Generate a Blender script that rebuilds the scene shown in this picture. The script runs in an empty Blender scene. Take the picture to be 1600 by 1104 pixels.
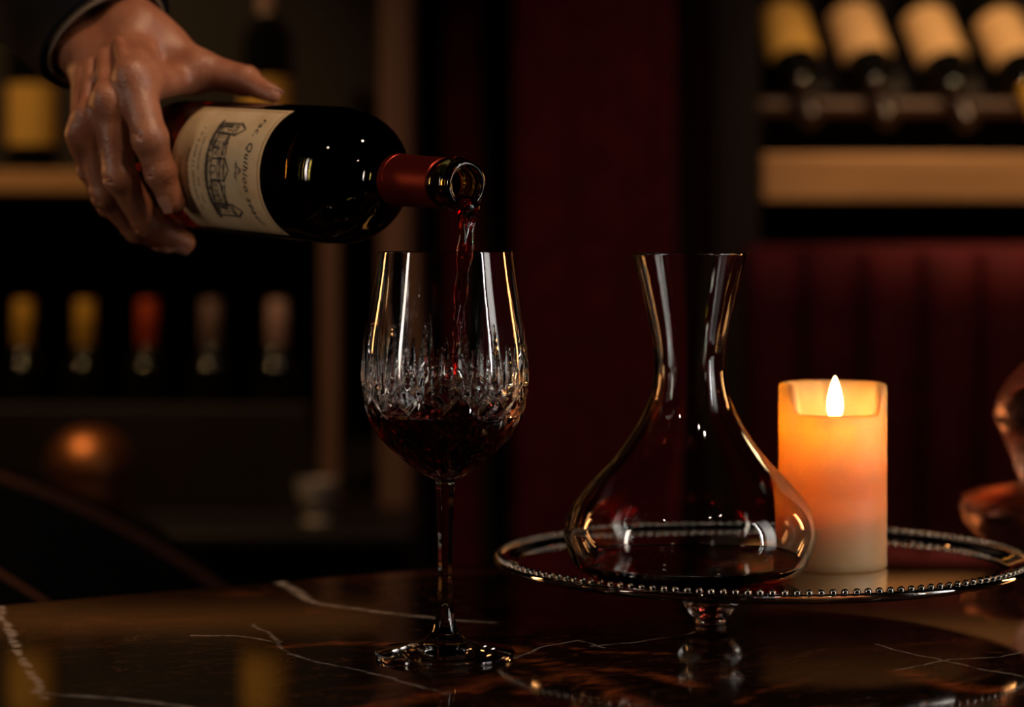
import bpy, math, random
import numpy as np
from mathutils import Vector, Matrix

random.seed(7)
rng = np.random.default_rng(7)
SC = bpy.context.scene
COL = SC.collection

# ------------------------------------------------------------------ camera
F, CX, CY, CAMZ, TABLE_Z = 3800.0, 800.0, 365.0, 0.99, 0.75
cam = bpy.data.cameras.new('camera')
cam.sensor_width = 36.0
cam.lens = F / 1600.0 * 36.0
cam.shift_y = -(552.0 - CY) / 1600.0
cam.clip_start = 0.02
cam.dof.use_dof = True
cam.dof.focus_distance = 1.402
cam.dof.aperture_fstop = 4.1
cam_o = bpy.data.objects.new('camera', cam)
COL.objects.link(cam_o)
cam_o.location = (0, 0, CAMZ)
cam_o.rotation_euler = (math.pi / 2, 0, 0)
SC.camera = cam_o

# ------------------------------------------------------------------ world, lights, exposure
w = bpy.data.worlds.new('world'); SC.world = w
w.use_nodes = True
w.node_tree.nodes['Background'].inputs[0].default_value = (0.9, 0.6, 0.45, 1)
w.node_tree.nodes['Background'].inputs[1].default_value = 0.0006

def area_light(name, loc, target, sx, sy, power, color, spread=180):
    l = bpy.data.lights.new(name, 'AREA'); l.shape = 'RECTANGLE'
    l.size = sx; l.size_y = sy; l.energy = power; l.color = color; l.spread = math.radians(spread)
    o = bpy.data.objects.new(name, l); COL.objects.link(o)
    o.location = loc
    d = Vector(target) - Vector(loc)
    o.rotation_euler = d.to_track_quat('-Z', 'Y').to_euler()
    return o

def spot_light(name, loc, target, power, color, angle=60, blend=0.8, radius=0.03):
    l = bpy.data.lights.new(name, 'SPOT'); l.energy = power; l.color = color
    l.spot_size = math.radians(angle); l.spot_blend = blend; l.shadow_soft_size = radius
    o = bpy.data.objects.new(name, l); COL.objects.link(o)
    o.location = loc
    d = Vector(target) - Vector(loc)
    o.rotation_euler = d.to_track_quat('-Z', 'Y').to_euler()
    return o

WARM = (1.0, 0.66, 0.34)
area_light('window_light_right', (2.05, 0.50, 1.40), (0.0, 1.4, 1.0), 0.055, 1.5, 1.25, (1.0, 0.94, 0.88), 50)
area_light('window_light_right_wide', (2.25, 0.85, 1.40), (0.0, 1.4, 1.0), 0.45, 1.7, 0.75, (1.0, 0.92, 0.84), 50)
area_light('window_light_left', (-2.1, 0.35, 1.35), (0.0, 1.4, 1.0), 0.16, 1.4, 0.65, (1.0, 0.84, 0.70), 34)
spot_light('hand_downlight', (0.75, 0.15, 2.3), (-0.20, 1.54, 1.05), 18.0, (1.0, 0.70, 0.45), 17, 0.8, 0.04)
spot_light('overhead_downlight', (0.42, 1.15, 2.45), (-0.20, 1.55, 1.06), 41.0, (1.0, 0.66, 0.42), 20, 0.8, 0.035)
spot_light('shelf_downlight', (-0.95, 2.65, 2.2), (-0.62, 3.58, 0.98), 42.0, (1.0, 0.58, 0.25), 50, 0.9, 0.03)
spot_light('rack_downlight', (0.70, 2.75, 2.1), (0.68, 3.32, 1.10), 52.0, (1.0, 0.60, 0.29), 46, 0.9, 0.03)
area_light('wall_sconce_left', (-1.75, 2.35, 1.25), (0.0, 1.4, 0.95), 0.08, 0.5, 0.8, (1.0, 0.42, 0.13), 80)
area_light('wall_sconce_right', (1.55, 2.30, 1.15), (0.1, 1.4, 0.95), 0.08, 0.5, 0.9, (1.0, 0.42, 0.13), 80)
spot_light('curtain_fill_light', (0.15, 2.2, 2.7), (0.36, 3.6, 0.80), 24.0, (1.0, 0.62, 0.46), 46, 0.9, 0.06)  # added fill, no lamp of the room: lifts curtain and banquette from black
for i_, (x_, y_, z_) in enumerate(((0.55, 0.35, 2.45), (0.80, 0.55, 2.45), (-0.75, 0.20, 2.45))):
    area_light('ceiling_bulb', (x_, y_, z_), (0.05, 1.45, 0.9), 0.06, 0.06, 0.2, (1.0, 0.80, 0.58), 60)
SC.view_settings.view_transform = 'Standard'
SC.view_settings.look = 'None'
SC.view_settings.gamma = 1.0
SC.view_settings.use_curve_mapping = False
SC.view_settings.exposure = 0.0
cy = SC.cycles
cy.max_bounces = 24; cy.transmission_bounces = 24; cy.glossy_bounces = 10
cy.diffuse_bounces = 4; cy.transparent_max_bounces = 16; cy.volume_bounces = 0
cy.sample_clamp_indirect = 6.0
cy.blur_glossy = 0.6
cy.caustics_reflective = True; cy.caustics_refractive = True

# ------------------------------------------------------------------ helpers
def PX(px, py, D):
    """photograph pixel at depth D -> world point"""
    return np.array([(px - CX) * D / F, D, CAMZ - (py - CY) * D / F])

def link(o, parent=None):
    COL.objects.link(o)
    if parent is not None:
        o.parent = parent
    return o

def empty(name, loc=(0, 0, 0), mat=None):
    o = bpy.data.objects.new(name, None)
    o.empty_display_size = 0.05
    COL.objects.link(o)
    if mat is not None:
        o.matrix_world = mat
    else:
        o.location = loc
    return o

def tag(o, label, cat, group=None, kind=None):
    o['label'] = label; o['category'] = cat
    if group: o['group'] = group
    if kind: o['kind'] = kind
    return o

def struct(o, label=None):
    o['kind'] = 'structure'
    if label: o['label'] = label
    return o

def mesh_obj(name, V, Fc, mat, parent=None, smooth=True, sharp=None):
    me = bpy.data.meshes.new(name)
    V = np.asarray(V, dtype=np.float64)
    me.from_pydata(V.tolist(), [], [list(map(int, f)) for f in Fc])
    me.update()
    if smooth:
        me.polygons.foreach_set('use_smooth', [True] * len(me.polygons))
        if sharp is not None:
            try: me.set_sharp_from_angle(angle=math.radians(sharp))
            except Exception: pass
    if mat is not None: me.materials.append(mat)
    return link(bpy.data.objects.new(name, me), parent)

class MB:
    """collects simple shapes into one mesh"""
    def __init__(self): self.V = []; self.F = []
    def add(self, V, Fc):
        b = len(self.V)
        self.V += [tuple(map(float, v)) for v in V]
        self.F += [[int(i) + b for i in f] for f in Fc]
        return self
    def box(self, c, s, bevel=0.0, rot=None):
        """chamfered box"""
        hx, hy, hz = s[0] / 2, s[1] / 2, s[2] / 2
        bv = min(bevel, hx * .9, hy * .9, hz * .9)
        V = []; idx = {}
        def q(v):
            v = Vector(v)
            if rot is not None: v = rot @ v
            V.append((v[0] + c[0], v[1] + c[1], v[2] + c[2])); return len(V) - 1
        if bv <= 0:
            for sx in (-1, 1):
                for sy in (-1, 1):
                    for sz in (-1, 1): q((sx * hx, sy * hy, sz * hz))
            Fc = [(0, 1, 3, 2), (4, 6, 7, 5), (0, 4, 5, 1), (2, 3, 7, 6), (0, 2, 6, 4), (1, 5, 7, 3)]
            return self.add(V, Fc)
        for sx in (-1, 1):
            for sy in (-1, 1):
                for sz in (-1, 1):
                    idx[sx, sy, sz, 'x'] = q((sx * hx, sy * (hy - bv), sz * (hz - bv)))
                    idx[sx, sy, sz, 'y'] = q((sx * (hx - bv), sy * hy, sz * (hz - bv)))
                    idx[sx, sy, sz, 'z'] = q((sx * (hx - bv), sy * (hy - bv), sz * hz))
        Fc = []
        for s_ in (-1, 1):
            f = [idx[s_, -1, -1, 'x'], idx[s_, 1, -1, 'x'], idx[s_, 1, 1, 'x'], idx[s_, -1, 1, 'x']]
            Fc.append(f if s_ > 0 else f[::-1])
            f = [idx[-1, s_, -1, 'y'], idx[-1, s_, 1, 'y'], idx[1, s_, 1, 'y'], idx[1, s_, -1, 'y']]
            Fc.append(f if s_ > 0 else f[::-1])
            f = [idx[-1, -1, s_, 'z'], idx[1, -1, s_, 'z'], idx[1, 1, s_, 'z'], idx[-1, 1, s_, 'z']]
            Fc.append(f if s_ > 0 else f[::-1])
        for a in (-1, 1):
            for b in (-1, 1):
                Fc.append([idx[a, b, -1, 'x'], idx[a, b, 1, 'x'], idx[a, b, 1, 'y'], idx[a, b, -1, 'y']])
                Fc.append([idx[a, -1, b, 'x'], idx[a, 1, b, 'x'], idx[a, 1, b, 'z'], idx[a, -1, b, 'z']])
                Fc.append([idx[-1, a, b, 'y'], idx[1, a, b, 'y'], idx[1, a, b, 'z'], idx[-1, a, b, 'z']])
                for c_ in (-1, 1):
                    Fc.append([idx[a, b, c_, 'x'], idx[a, b, c_, 'y'], idx[a, b, c_, 'z']])
        return self.add(V, Fc)
    def lathe(self, prof, seg=48, M=None, cap=True):
        prof = [(max(r, 0.0), z) for r, z in prof]
        V = []; Fc = []
        th = [2 * math.pi * i / seg for i in range(seg)]
        for r, z in prof:
            for t in th: V.append((r * math.cos(t), r * math.sin(t), z))
        for j in range(len(prof) - 1):
            for i in range(seg):
                k = (i + 1) % seg
                Fc.append((j * seg + i, j * seg + k, (j + 1) * seg + k, (j + 1) * seg + i))
        if cap:
            if prof[0][0] > 1e-7: Fc.append(tuple(range(seg))[::-1])
            if prof[-1][0] > 1e-7: Fc.append(tuple((len(prof) - 1) * seg + i for i in range(seg)))
        if M is not None: V = [tuple(M @ Vector(v)) for v in V]
        return self.add(V, Fc)
    def tube(self, pts, rad, seg=10, closed=False, cap=True):
        pts = [Vector(p) for p in pts]; n = len(pts)
        if not hasattr(rad, '__len__'): rad = [rad] * n
        V = []; Fc = []
        up = Vector((0, 0, 1)); prev = None
        for i, p in enumerate(pts):
            if closed: t = pts[(i + 1) % n] - pts[i - 1]
            else: t = pts[min(i + 1, n - 1)] - pts[max(i - 1, 0)]
            t.normalize()
            if prev is None:
                x = t.cross(up)
                if x.length < 1e-3: x = t.cross(Vector((1, 0, 0)))
            else: x = prev - t * prev.dot(t)
            x.normalize(); prev = x
            y = t.cross(x)
            for k in range(seg):
                a = 2 * math.pi * k / seg
                V.append(p + (x * math.cos(a) + y * math.sin(a)) * rad[i])
        m = n if closed else n - 1
        for i in range(m):
            j = (i + 1) % n
            for k in range(seg):
                l = (k + 1) % seg
                Fc.append((i * seg + k, i * seg + l, j * seg + l, j * seg + k))
        if cap and not closed:
            Fc.append(tuple(range(seg))[::-1]); Fc.append(tuple((n - 1) * seg + k for k in range(seg)))
        return self.add(V, Fc)
    def sphere(self, c, r, seg=12, rings=8, sc=(1, 1, 1)):
        prof = [(r * math.sin(math.pi * j / rings), -r * math.cos(math.pi * j / rings)) for j in range(rings + 1)]
        M = Matrix.Translation(Vector(c)) @ Matrix.Diagonal((sc[0], sc[1], sc[2], 1))
        return self.lathe(prof, seg, M, cap=False)
    def build(self, name, mat, parent=None, smooth=True, sharp=35):
        return mesh_obj(name, self.V, self.F, mat, parent, smooth, sharp)

def smooth_profile(pts, n=8):
    """Catmull-Rom through (r, z) points"""
    p = np.array(pts, float); out = []
    for i in range(len(p) - 1):
        p0 = p[max(i - 1, 0)]; p1 = p[i]; p2 = p[i + 1]; p3 = p[min(i + 2, len(p) - 1)]
        for k in range(n):
            t = k / n
            out.append(0.5 * ((2 * p1) + (-p0 + p2) * t + (2 * p0 - 5 * p1 + 4 * p2 - p3) * t * t + (-p0 + 3 * p1 - 3 * p2 + p3) * t ** 3))
    out.append(p[-1])
    return [tuple(q) for q in out]

def frame(origin, zaxis, xhint):
    z = Vector(zaxis).normalized(); x = Vector(xhint); x = (x - z * x.dot(z)).normalized(); y = z.cross(x)
    M = Matrix.Identity(4)
    for i in range(3):
        M[i][0], M[i][1], M[i][2], M[i][3] = x[i], y[i], z[i], origin[i]
    return M

# ------------------------------------------------------------------ materials
def new_mat(name):
    m = bpy.data.materials.new(name); m.use_nodes = True
    nt = m.node_tree
    return m, nt, nt.nodes['Principled BSDF'], nt.nodes['Material Output']

def setp(b, **kw):
    for k, v in kw.items():
        k = k.replace('_', ' ')
        if isinstance(v, (tuple, list)) and len(v) == 3 and k not in ('Subsurface Radius',): v = (*v, 1)
        b.inputs[k].default_value = v

def noise(nt, scale, detail=4, rough=0.55, coord='Object', dist=0.0, stretch=None):
    tc = nt.nodes.new('ShaderNodeTexCoord')
    n = nt.nodes.new('ShaderNodeTexNoise')
    n.inputs['Scale'].default_value = scale; n.inputs['Detail'].default_value = detail
    n.inputs['Roughness'].default_value = rough; n.inputs['Distortion'].default_value = dist
    src = tc.outputs[coord]
    if stretch:
        mp = nt.nodes.new('ShaderNodeMapping'); mp.inputs['Scale'].default_value = stretch
        nt.links.new(src, mp.inputs[0]); src = mp.outputs[0]
    nt.links.new(src, n.inputs['Vector'])
    return n

def ramp(nt, fac, stops):
    r = nt.nodes.new('ShaderNodeValToRGB')
    e = r.color_ramp.elements
    while len(e) < len(stops): e.new(0.5)
    for i, (p, c) in enumerate(stops):
        e[i].position = p; e[i].color = (*c, 1) if len(c) == 3 else c
    nt.links.new(fac, r.inputs[0])
    return r

def bump(nt, h, bsdf, strength=0.2, dist=0.001):
    b = nt.nodes.new('ShaderNodeBump'); b.inputs['Strength'].default_value = strength
    b.inputs['Distance'].default_value = dist
    nt.links.new(h, b.inputs['Height']); nt.links.new(b.outputs[0], bsdf.inputs['Normal'])

def simple(name, col, rough=0.5, metal=0.0, var=0.25, scale=30, bumpy=0.0, stretch=None, **kw):
    m, nt, b, o = new_mat(name)
    n = noise(nt, scale, stretch=stretch)
    lo = tuple(c * (1 - var) for c in col); hi = tuple(min(1, c * (1 + var)) for c in col)
    r = ramp(nt, n.outputs[0], [(0.3, lo), (0.7, hi)])
    nt.links.new(r.outputs[0], b.inputs['Base Color'])
    setp(b, Roughness=rough, Metallic=metal, **kw)
    if bumpy: bump(nt, n.outputs[0], b, bumpy, 0.002)
    return m

def glass(name, col=(1, 1, 1), ior=1.5, rough=0.0):
    m, nt, b, o = new_mat(name)
    g = nt.nodes.new('ShaderNodeBsdfGlass')
    g.inputs['Color'].default_value = (*col, 1); g.inputs['IOR'].default_value = ior
    g.inputs['Roughness'].default_value = rough
    nt.nodes.remove(b); nt.links.new(g.outputs[0], o.inputs['Surface'])
    return m

def wine_mat(name, density=340.0, col=(0.88, 0.03, 0.05)):
    m = glass(name, (1, 1, 1), 1.345)
    nt = m.node_tree
    v = nt.nodes.new('ShaderNodeVolumeAbsorption')
    v.inputs['Color'].default_value = (*col, 1); v.inputs['Density'].default_value = density
    nt.links.new(v.outputs[0], nt.nodes['Material Output'].inputs['Volume'])
    return m

M_CRYSTAL = glass('crystal', (1, 1, 1), 1.54)
M_GLOW_CRYSTAL = glass('red_glow_cut_crystal', (1.0, 0.80, 0.72), 1.52, 0.2)  # pink tint stands in for candle glow and red reflections in the crystal
M_TRAY = glass('smoky_tray_glass', (0.97, 0.955, 0.94), 1.48)
M_DECANTER = glass('decanter_glass', (0.99, 0.985, 0.98), 1.5)
M_WINE = wine_mat('red_wine')
M_STREAM = wine_mat('red_wine_stream', 650.0, (0.86, 0.02, 0.04))
M_BOTTLE, _nt, _b, _o = new_mat('olive_bottle_glass')
_n = noise(_nt, 20); _r = ramp(_nt, _n.outputs[0], [(0.3, (0.66, 0.57, 0.18)), (0.7, (0.70, 0.61, 0.21))])
_nt.links.new(_r.outputs[0], _b.inputs['Base Color'])
setp(_b, Roughness=0.0, IOR=1.52); _b.inputs['Transmission Weight'].default_value = 1.0
M_SILVER = simple('tarnished_silver', (0.36, 0.33, 0.30), 0.14, 1.0, 0.25, 60)
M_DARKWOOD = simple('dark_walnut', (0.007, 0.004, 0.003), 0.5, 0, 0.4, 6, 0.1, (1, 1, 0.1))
M_SHELFWOOD = simple('honey_oak', (0.42, 0.24, 0.11), 0.42, 0, 0.25, 8, 0.08, (0.5, 6, 6))
M_POSTWOOD = simple('taupe_wood', (0.16, 0.085, 0.06), 0.55, 0, 0.2, 8, 0.05, (4, 4, 0.3))
M_RAIL = simple('dark_cherry_wood', (0.05, 0.022, 0.012), 0.5, 0, 0.2, 8)
M_BLACKGLASS = simple('black_bottle_glass', (0.004, 0.004, 0.003), 0.09, 0, 0.2, 20)
M_GOLD = simple('gold_foil', (0.62, 0.36, 0.05), 0.38, 0.3, 0.12, 60)
M_REDFOIL = simple('orange_red_foil', (0.45, 0.060, 0.018), 0.38, 0.3, 0.12, 60)
M_MAUVE = simple('mauve_foil', (0.20, 0.13, 0.12), 0.42, 0.2, 0.12, 60)
M_PINK = simple('pale_pink_foil', (0.42, 0.27, 0.24), 0.42, 0.2, 0.12, 60)
M_BLACKCAP = simple('black_foil', (0.02, 0.012, 0.010), 0.3, 0.2, 0.2, 60)
M_CREAM = simple('cream_label_paper', (0.56, 0.36, 0.16), 0.7, 0, 0.08, 40)
M_YELLOW = simple('amber_label_paper', (0.60, 0.36, 0.07), 0.7, 0, 0.08, 40)
M_VELVET = simple('dark_red_velvet', (0.13, 0.004, 0.007), 0.85, 0, 0.25, 25)
M_CURTAIN = simple('oxblood_curtain', (0.16, 0.006, 0.010), 0.9, 0, 0.25, 25)
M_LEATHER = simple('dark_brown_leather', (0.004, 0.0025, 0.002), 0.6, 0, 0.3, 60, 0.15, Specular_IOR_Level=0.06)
M_PIPING = simple('cognac_piping', (0.16, 0.05, 0.02), 0.42, 0, 0.2, 60)
M_COPPER = simple('copper', (0.62, 0.24, 0.09), 0.48, 1.0, 0.15, 30)
M_STEEL = simple('brushed_steel', (0.55, 0.52, 0.50), 0.30, 1.0, 0.15, 60)
M_PEWTER = simple('pewter', (0.62, 0.57, 0.54), 0.42, 0.4, 0.1, 60)
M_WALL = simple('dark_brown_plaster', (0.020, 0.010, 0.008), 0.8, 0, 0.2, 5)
M_FLOOR = simple('dark_floor_wood', (0.03, 0.017, 0.010), 0.4, 0, 0.3, 4, 0, (1, 8, 1))
M_CEIL = simple('dark_ceiling', (0.02, 0.015, 0.012), 0.9)
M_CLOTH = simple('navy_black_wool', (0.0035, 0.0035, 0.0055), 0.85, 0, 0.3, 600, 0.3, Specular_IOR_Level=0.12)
M_SHIRT = simple('beige_shirt_cuff', (0.15, 0.105, 0.07), 0.7, 0, 0.15, 500, 0.2)
M_FOIL = simple('oxblood_capsule_foil', (0.26, 0.024, 0.014), 0.30, 0.85, 0.12, 90)
M_INK = simple('faded_black_ink', (0.022, 0.017, 0.015), 0.75, 0, 0.5, 900)
M_BORDER = simple('brown_gold_border', (0.30, 0.16, 0.05), 0.6, 0, 0.2, 300)
M_WICK = simple('charred_wick', (0.02, 0.015, 0.01), 0.9)
M_NAIL = simple('fingernail', (0.40, 0.19, 0.13), 0.28, 0, 0.08, 60)

def make_label_paper():
    m, nt, b, o = new_mat('aged_label_paper')
    n = noise(nt, 45, 6); r = ramp(nt, n.outputs[0], [(0.30, (0.46, 0.32, 0.17)), (0.55, (0.56, 0.41, 0.24)), (0.8, (0.60, 0.46, 0.29))])
    nt.links.new(r.outputs[0], b.inputs['Base Color']); setp(b, Roughness=0.62)
    f = noise(nt, 900, 2); bump(nt, f.outputs[0], b, 0.15, 0.0003)
    return m
M_LABEL = make_label_paper()

def make_skin():
    m, nt, b, o = new_mat('skin')
    n = noise(nt, 55, 5); r = ramp(nt, n.outputs[0], [(0.30, (0.25, 0.082, 0.040)), (0.55, (0.32, 0.120, 0.062)), (0.75, (0.37, 0.15, 0.082))])
    nt.links.new(r.outputs[0], b.inputs['Base Color'])
    setp(b, Roughness=0.40); b.inputs['Subsurface Weight'].default_value = 0.06
    b.inputs['Subsurface Radius'].default_value = (0.006, 0.0025, 0.0015); b.inputs['Subsurface Scale'].default_value = 1.0
    b.inputs['Specular IOR Level'].default_value = 0.6
    v = nt.nodes.new('ShaderNodeTexVoronoi'); v.inputs['Scale'].default_value = 700
    tc = nt.nodes.new('ShaderNodeTexCoord'); nt.links.new(tc.outputs['Object'], v.inputs['Vector'])
    n2 = noise(nt, 140, 5)
    ad = nt.nodes.new('ShaderNodeMath'); ad.operation = 'MULTIPLY_ADD'; ad.inputs[1].default_value = 0.35
    nt.links.new(v.outputs['Distance'], ad.inputs[0]); nt.links.new(n2.outputs[0], ad.inputs[2])
    bump(nt, ad.outputs[0], b, 0.5, 0.0014)
    return m
M_SKIN = make_skin()

def make_wax():
    m, nt, b, o = new_mat('ivory_wax')
    n = noise(nt, 30, 3); r = ramp(nt, n.outputs[0], [(0.3, (0.50, 0.29, 0.13)), (0.7, (0.55, 0.33, 0.155))])
    nt.links.new(r.outputs[0], b.inputs['Base Color'])
    setp(b, Roughness=0.5)
    b.inputs['Subsurface Weight'].default_value = 1.0
    b.inputs['Subsurface Radius'].default_value = (0.030, 0.015, 0.006)
    b.inputs['Subsurface Scale'].default_value = 1.0
    b.subsurface_method = 'BURLEY'
    return m
M_WAX = make_wax()

def make_flame():
    m, nt, b, o = new_mat('candle_flame')
    nt.nodes.remove(b)
    e = nt.nodes.new('ShaderNodeEmission'); t = nt.nodes.new('ShaderNodeBsdfTransparent'); a = nt.nodes.new('ShaderNodeAddShader')
    e.inputs[0].default_value = (1.0, 0.72, 0.34, 1); e.inputs[1].default_value = 5.0
    nt.links.new(e.outputs[0], a.inputs[0]); nt.links.new(t.outputs[0], a.inputs[1]); nt.links.new(a.outputs[0], o.inputs['Surface'])
    return m
M_FLAME = make_flame()

def make_marble():
    m, nt, b, o = new_mat('dark_emperador_marble')
    N = nt.nodes.new; Lk = nt.links.new
    tc = N('ShaderNodeTexCoord')
    # domain warp
    wn = N('ShaderNodeTexNoise'); wn.inputs['Scale'].default_value = 22; wn.inputs['Detail'].default_value = 5; wn.inputs['Roughness'].default_value = 0.6
    Lk(tc.outputs['Object'], wn.inputs['Vector'])
    sb = N('ShaderNodeVectorMath'); sb.operation = 'SUBTRACT'; sb.inputs[1].default_value = (0.5, 0.5, 0.5); Lk(wn.outputs['Color'], sb.inputs[0])
    sc = N('ShaderNodeVectorMath'); sc.operation = 'SCALE'; sc.inputs['Scale'].default_value = 0.016; Lk(sb.outputs[0], sc.inputs[0])
    flat = N('ShaderNodeVectorMath'); flat.operation = 'MULTIPLY'; flat.inputs[1].default_value = (1, 1, 0)
    ad = N('ShaderNodeVectorMath'); ad.operation = 'ADD'; Lk(tc.outputs['Object'], ad.inputs[0]); Lk(sc.outputs[0], ad.inputs[1]); Lk(ad.outputs[0], flat.inputs[0])
    pos = flat.outputs[0]
    def tpt(px, py):
        D = F * (CAMZ - TABLE_Z) / (py - CY)
        v = TABLE_INV @ Vector(((px - CX) * D / F, D, TABLE_Z))
        return Vector((v.x, v.y, 0))
    def polyline(pts, width):
        P_ = [tpt(*p) for p in pts]; cur = None
        for A, B in zip(P_, P_[1:]):
            BA = B - A
            s1 = N('ShaderNodeVectorMath'); s1.operation = 'SUBTRACT'; Lk(pos, s1.inputs[0]); s1.inputs[1].default_value = A
            d1 = N('ShaderNodeVectorMath'); d1.operation = 'DOT_PRODUCT'; Lk(s1.outputs[0], d1.inputs[0]); d1.inputs[1].default_value = BA / BA.length_squared
            c1 = N('ShaderNodeClamp'); Lk(d1.outputs['Value'], c1.inputs[0])
            k1 = N('ShaderNodeVectorMath'); k1.operation = 'SCALE'; k1.inputs[0].default_value = BA; Lk(c1.outputs[0], k1.inputs['Scale'])
            ds = N('ShaderNodeVectorMath'); ds.operation = 'DISTANCE'; Lk(s1.outputs[0], ds.inputs[0]); Lk(k1.outputs[0], ds.inputs[1])
            if cur is None: cur = ds.outputs['Value']
            else:
                mn = N('ShaderNodeMath'); mn.operation = 'MINIMUM'; Lk(cur, mn.inputs[0]); Lk(ds.outputs['Value'], mn.inputs[1]); cur = mn.outputs[0]
        dv = N('ShaderNodeMath'); dv.operation = 'DIVIDE'; Lk(cur, dv.inputs[0]); dv.inputs[1].default_value = width
        return dv.outputs[0]
    veins = [
        ([(-14, 925), (2, 950), (14, 975), (25, 1005), (40, 1035), (55, 1070), (75, 1090)], 0.0042),
        ([(60, 1080), (110, 1085), (180, 1089), (250, 1097), (330, 1112)], 0.0042),
        ([(425, 900), (465, 925), (490, 940), (560, 951), (680, 966), (770, 972)], 0.0062),
        ([(300, 992), (365, 994), (405, 998), (430, 1005), (452, 1022), (500, 1035), (600, 1056), (700, 1085)], 0.0019),
        ([(395, 975), (418, 990), (432, 1003)], 0.0022),
        ([(930, 1010), (970, 1005), (1050, 995), (1100, 985)], 0.0020),
        ([(1370, 1006), (1460, 1030), (1530, 1044), (1620, 1062)], 0.0016),
        ([(1400, 1046), (1480, 1030), (1560, 1026), (1640, 1008)], 0.0014),
        ([(780, 1035), (850, 1010), (905, 1000), (950, 1012)], 0.0018),
    ]
    def vein_set(vs, lo_, hi_):
        cur = None
        for pts, wd in vs:
            q = polyline(pts, wd)
            if cur is None: cur = q
            else:
                mn = N('ShaderNodeMath'); mn.operation = 'MINIMUM'; Lk(cur, mn.inputs[0]); Lk(q, mn.inputs[1]); cur = mn.outputs[0]
        v = N('ShaderNodeMapRange'); v.interpolation_type = 'SMOOTHSTEP'
        v.inputs['From Min'].default_value = lo_; v.inputs['From Max'].default_value = hi_
        Lk(cur, v.inputs['Value'])
        return v.outputs[0]
    rust = vein_set([([(440, 1010), (520, 1004), (600, 1005), (680, 1018)], 0.012), ([(560, 1110), (640, 1092), (720, 1080), (800, 1050)], 0.014),  # rust marbling, gathered near the candle to stand in for its warm light too
                     ([(800, 1012), (860, 1040), (920, 1060), (1010, 1110)], 0.016), ([(820, 1080), (900, 1040), (1000, 1050), (1090, 1070)], 0.010),
                     ([(1160, 1095), (1210, 1075), (1260, 1060)], 0.006), ([(1420, 1050), (1500, 1075), (1610, 1080)], 0.018), ([(830, 1000), (930, 1018), (1040, 1020)], 0.007)], 1.0, 0.0)
    cur = None
    for pts, wd in veins:
        q = polyline(pts, wd)
        if cur is None: cur = q
        else:
            mn = N('ShaderNodeMath'); mn.operation = 'MINIMUM'; Lk(cur, mn.inputs[0]); Lk(q, mn.inputs[1]); cur = mn.outputs[0]
    vein = N('ShaderNodeMapRange'); vein.interpolation_type = 'SMOOTHSTEP'
    vein.inputs['From Min'].default_value = 1.0; vein.inputs['From Max'].default_value = 0.15
    Lk(cur, vein.inputs['Value'])
    brk = N('ShaderNodeTexNoise'); brk.inputs['Scale'].default_value = 60; brk.inputs['Detail'].default_value = 4; Lk(tc.outputs['Object'], brk.inputs['Vector'])
    br2 = N('ShaderNodeMapRange'); br2.inputs['From Min'].default_value = 0.30; br2.inputs['From Max'].default_value = 0.55; Lk(brk.outputs[0], br2.inputs['Value'])
    vm = N('ShaderNodeMath'); vm.operation = 'MULTIPLY'; Lk(vein.outputs[0], vm.inputs[0]); Lk(br2.outputs[0], vm.inputs[1])
    # ground: black-brown with rust clouds and fine rust threads
    g = N('ShaderNodeTexNoise'); g.inputs['Scale'].default_value = 7; g.inputs['Detail'].default_value = 9; g.inputs['Roughness'].default_value = 0.62; g.inputs['Distortion'].default_value = 0.8
    mp = N('ShaderNodeMapping'); mp.inputs['Scale'].default_value = (1.0, 2.2, 1.0); mp.inputs['Rotation'].default_value = (0, 0, 0.5)
    Lk(tc.outputs['Object'], mp.inputs[0]); Lk(mp.outputs[0], g.inputs['Vector'])
    gr = ramp(nt, g.outputs[0], [(0.38, (0.0045, 0.0026, 0.0020)), (0.55, (0.010, 0.0045, 0.003)), (0.65, (0.05, 0.014, 0.006)), (0.75, (0.22, 0.06, 0.018))])
    th = N('ShaderNodeTexNoise'); th.inputs['Scale'].default_value = 13; th.inputs['Detail'].default_value = 6; th.inputs['Roughness'].default_value = 0.6; th.inputs['Distortion'].default_value = 1.6
    Lk(mp.outputs[0], th.inputs['Vector'])
    ab = N('ShaderNodeMath'); ab.operation = 'SUBTRACT'; Lk(th.outputs[0], ab.inputs[0]); ab.inputs[1].default_value = 0.5
    ab2 = N('ShaderNodeMath'); ab2.operation = 'ABSOLUTE'; Lk(ab.outputs[0], ab2.inputs[0])
    tm = N('ShaderNodeMapRange'); tm.inputs['From Min'].default_value = 0.012; tm.inputs['From Max'].default_value = 0.0; Lk(ab2.outputs[0], tm.inputs['Value'])
    tg = N('ShaderNodeMath'); tg.operation = 'MULTIPLY'; Lk(tm.outputs[0], tg.inputs[0]); Lk(br2.outputs[0], tg.inputs[1])
    mx = N('ShaderNodeMix'); mx.data_type = 'RGBA'; Lk(tg.outputs[0], mx.inputs['Factor']); Lk(gr.outputs[0], mx.inputs['A']); mx.inputs['B'].default_value = (0.16, 0.055, 0.022, 1)
    rn = N('ShaderNodeTexNoise'); rn.inputs['Scale'].default_value = 34; rn.inputs['Detail'].default_value = 7; rn.inputs['Roughness'].default_value = 0.65; rn.inputs['Distortion'].default_value = 1.0
    Lk(mp.outputs[0], rn.inputs['Vector'])
    rm = N('ShaderNodeMapRange'); rm.inputs['From Min'].default_value = 0.42; rm.inputs['From Max'].default_value = 0.66; Lk(rn.outputs[0], rm.inputs['Value'])
    rmu = N('ShaderNodeMath'); rmu.operation = 'MULTIPLY'; Lk(rust, rmu.inputs[0]); Lk(rm.outputs[0], rmu.inputs[1])
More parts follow.
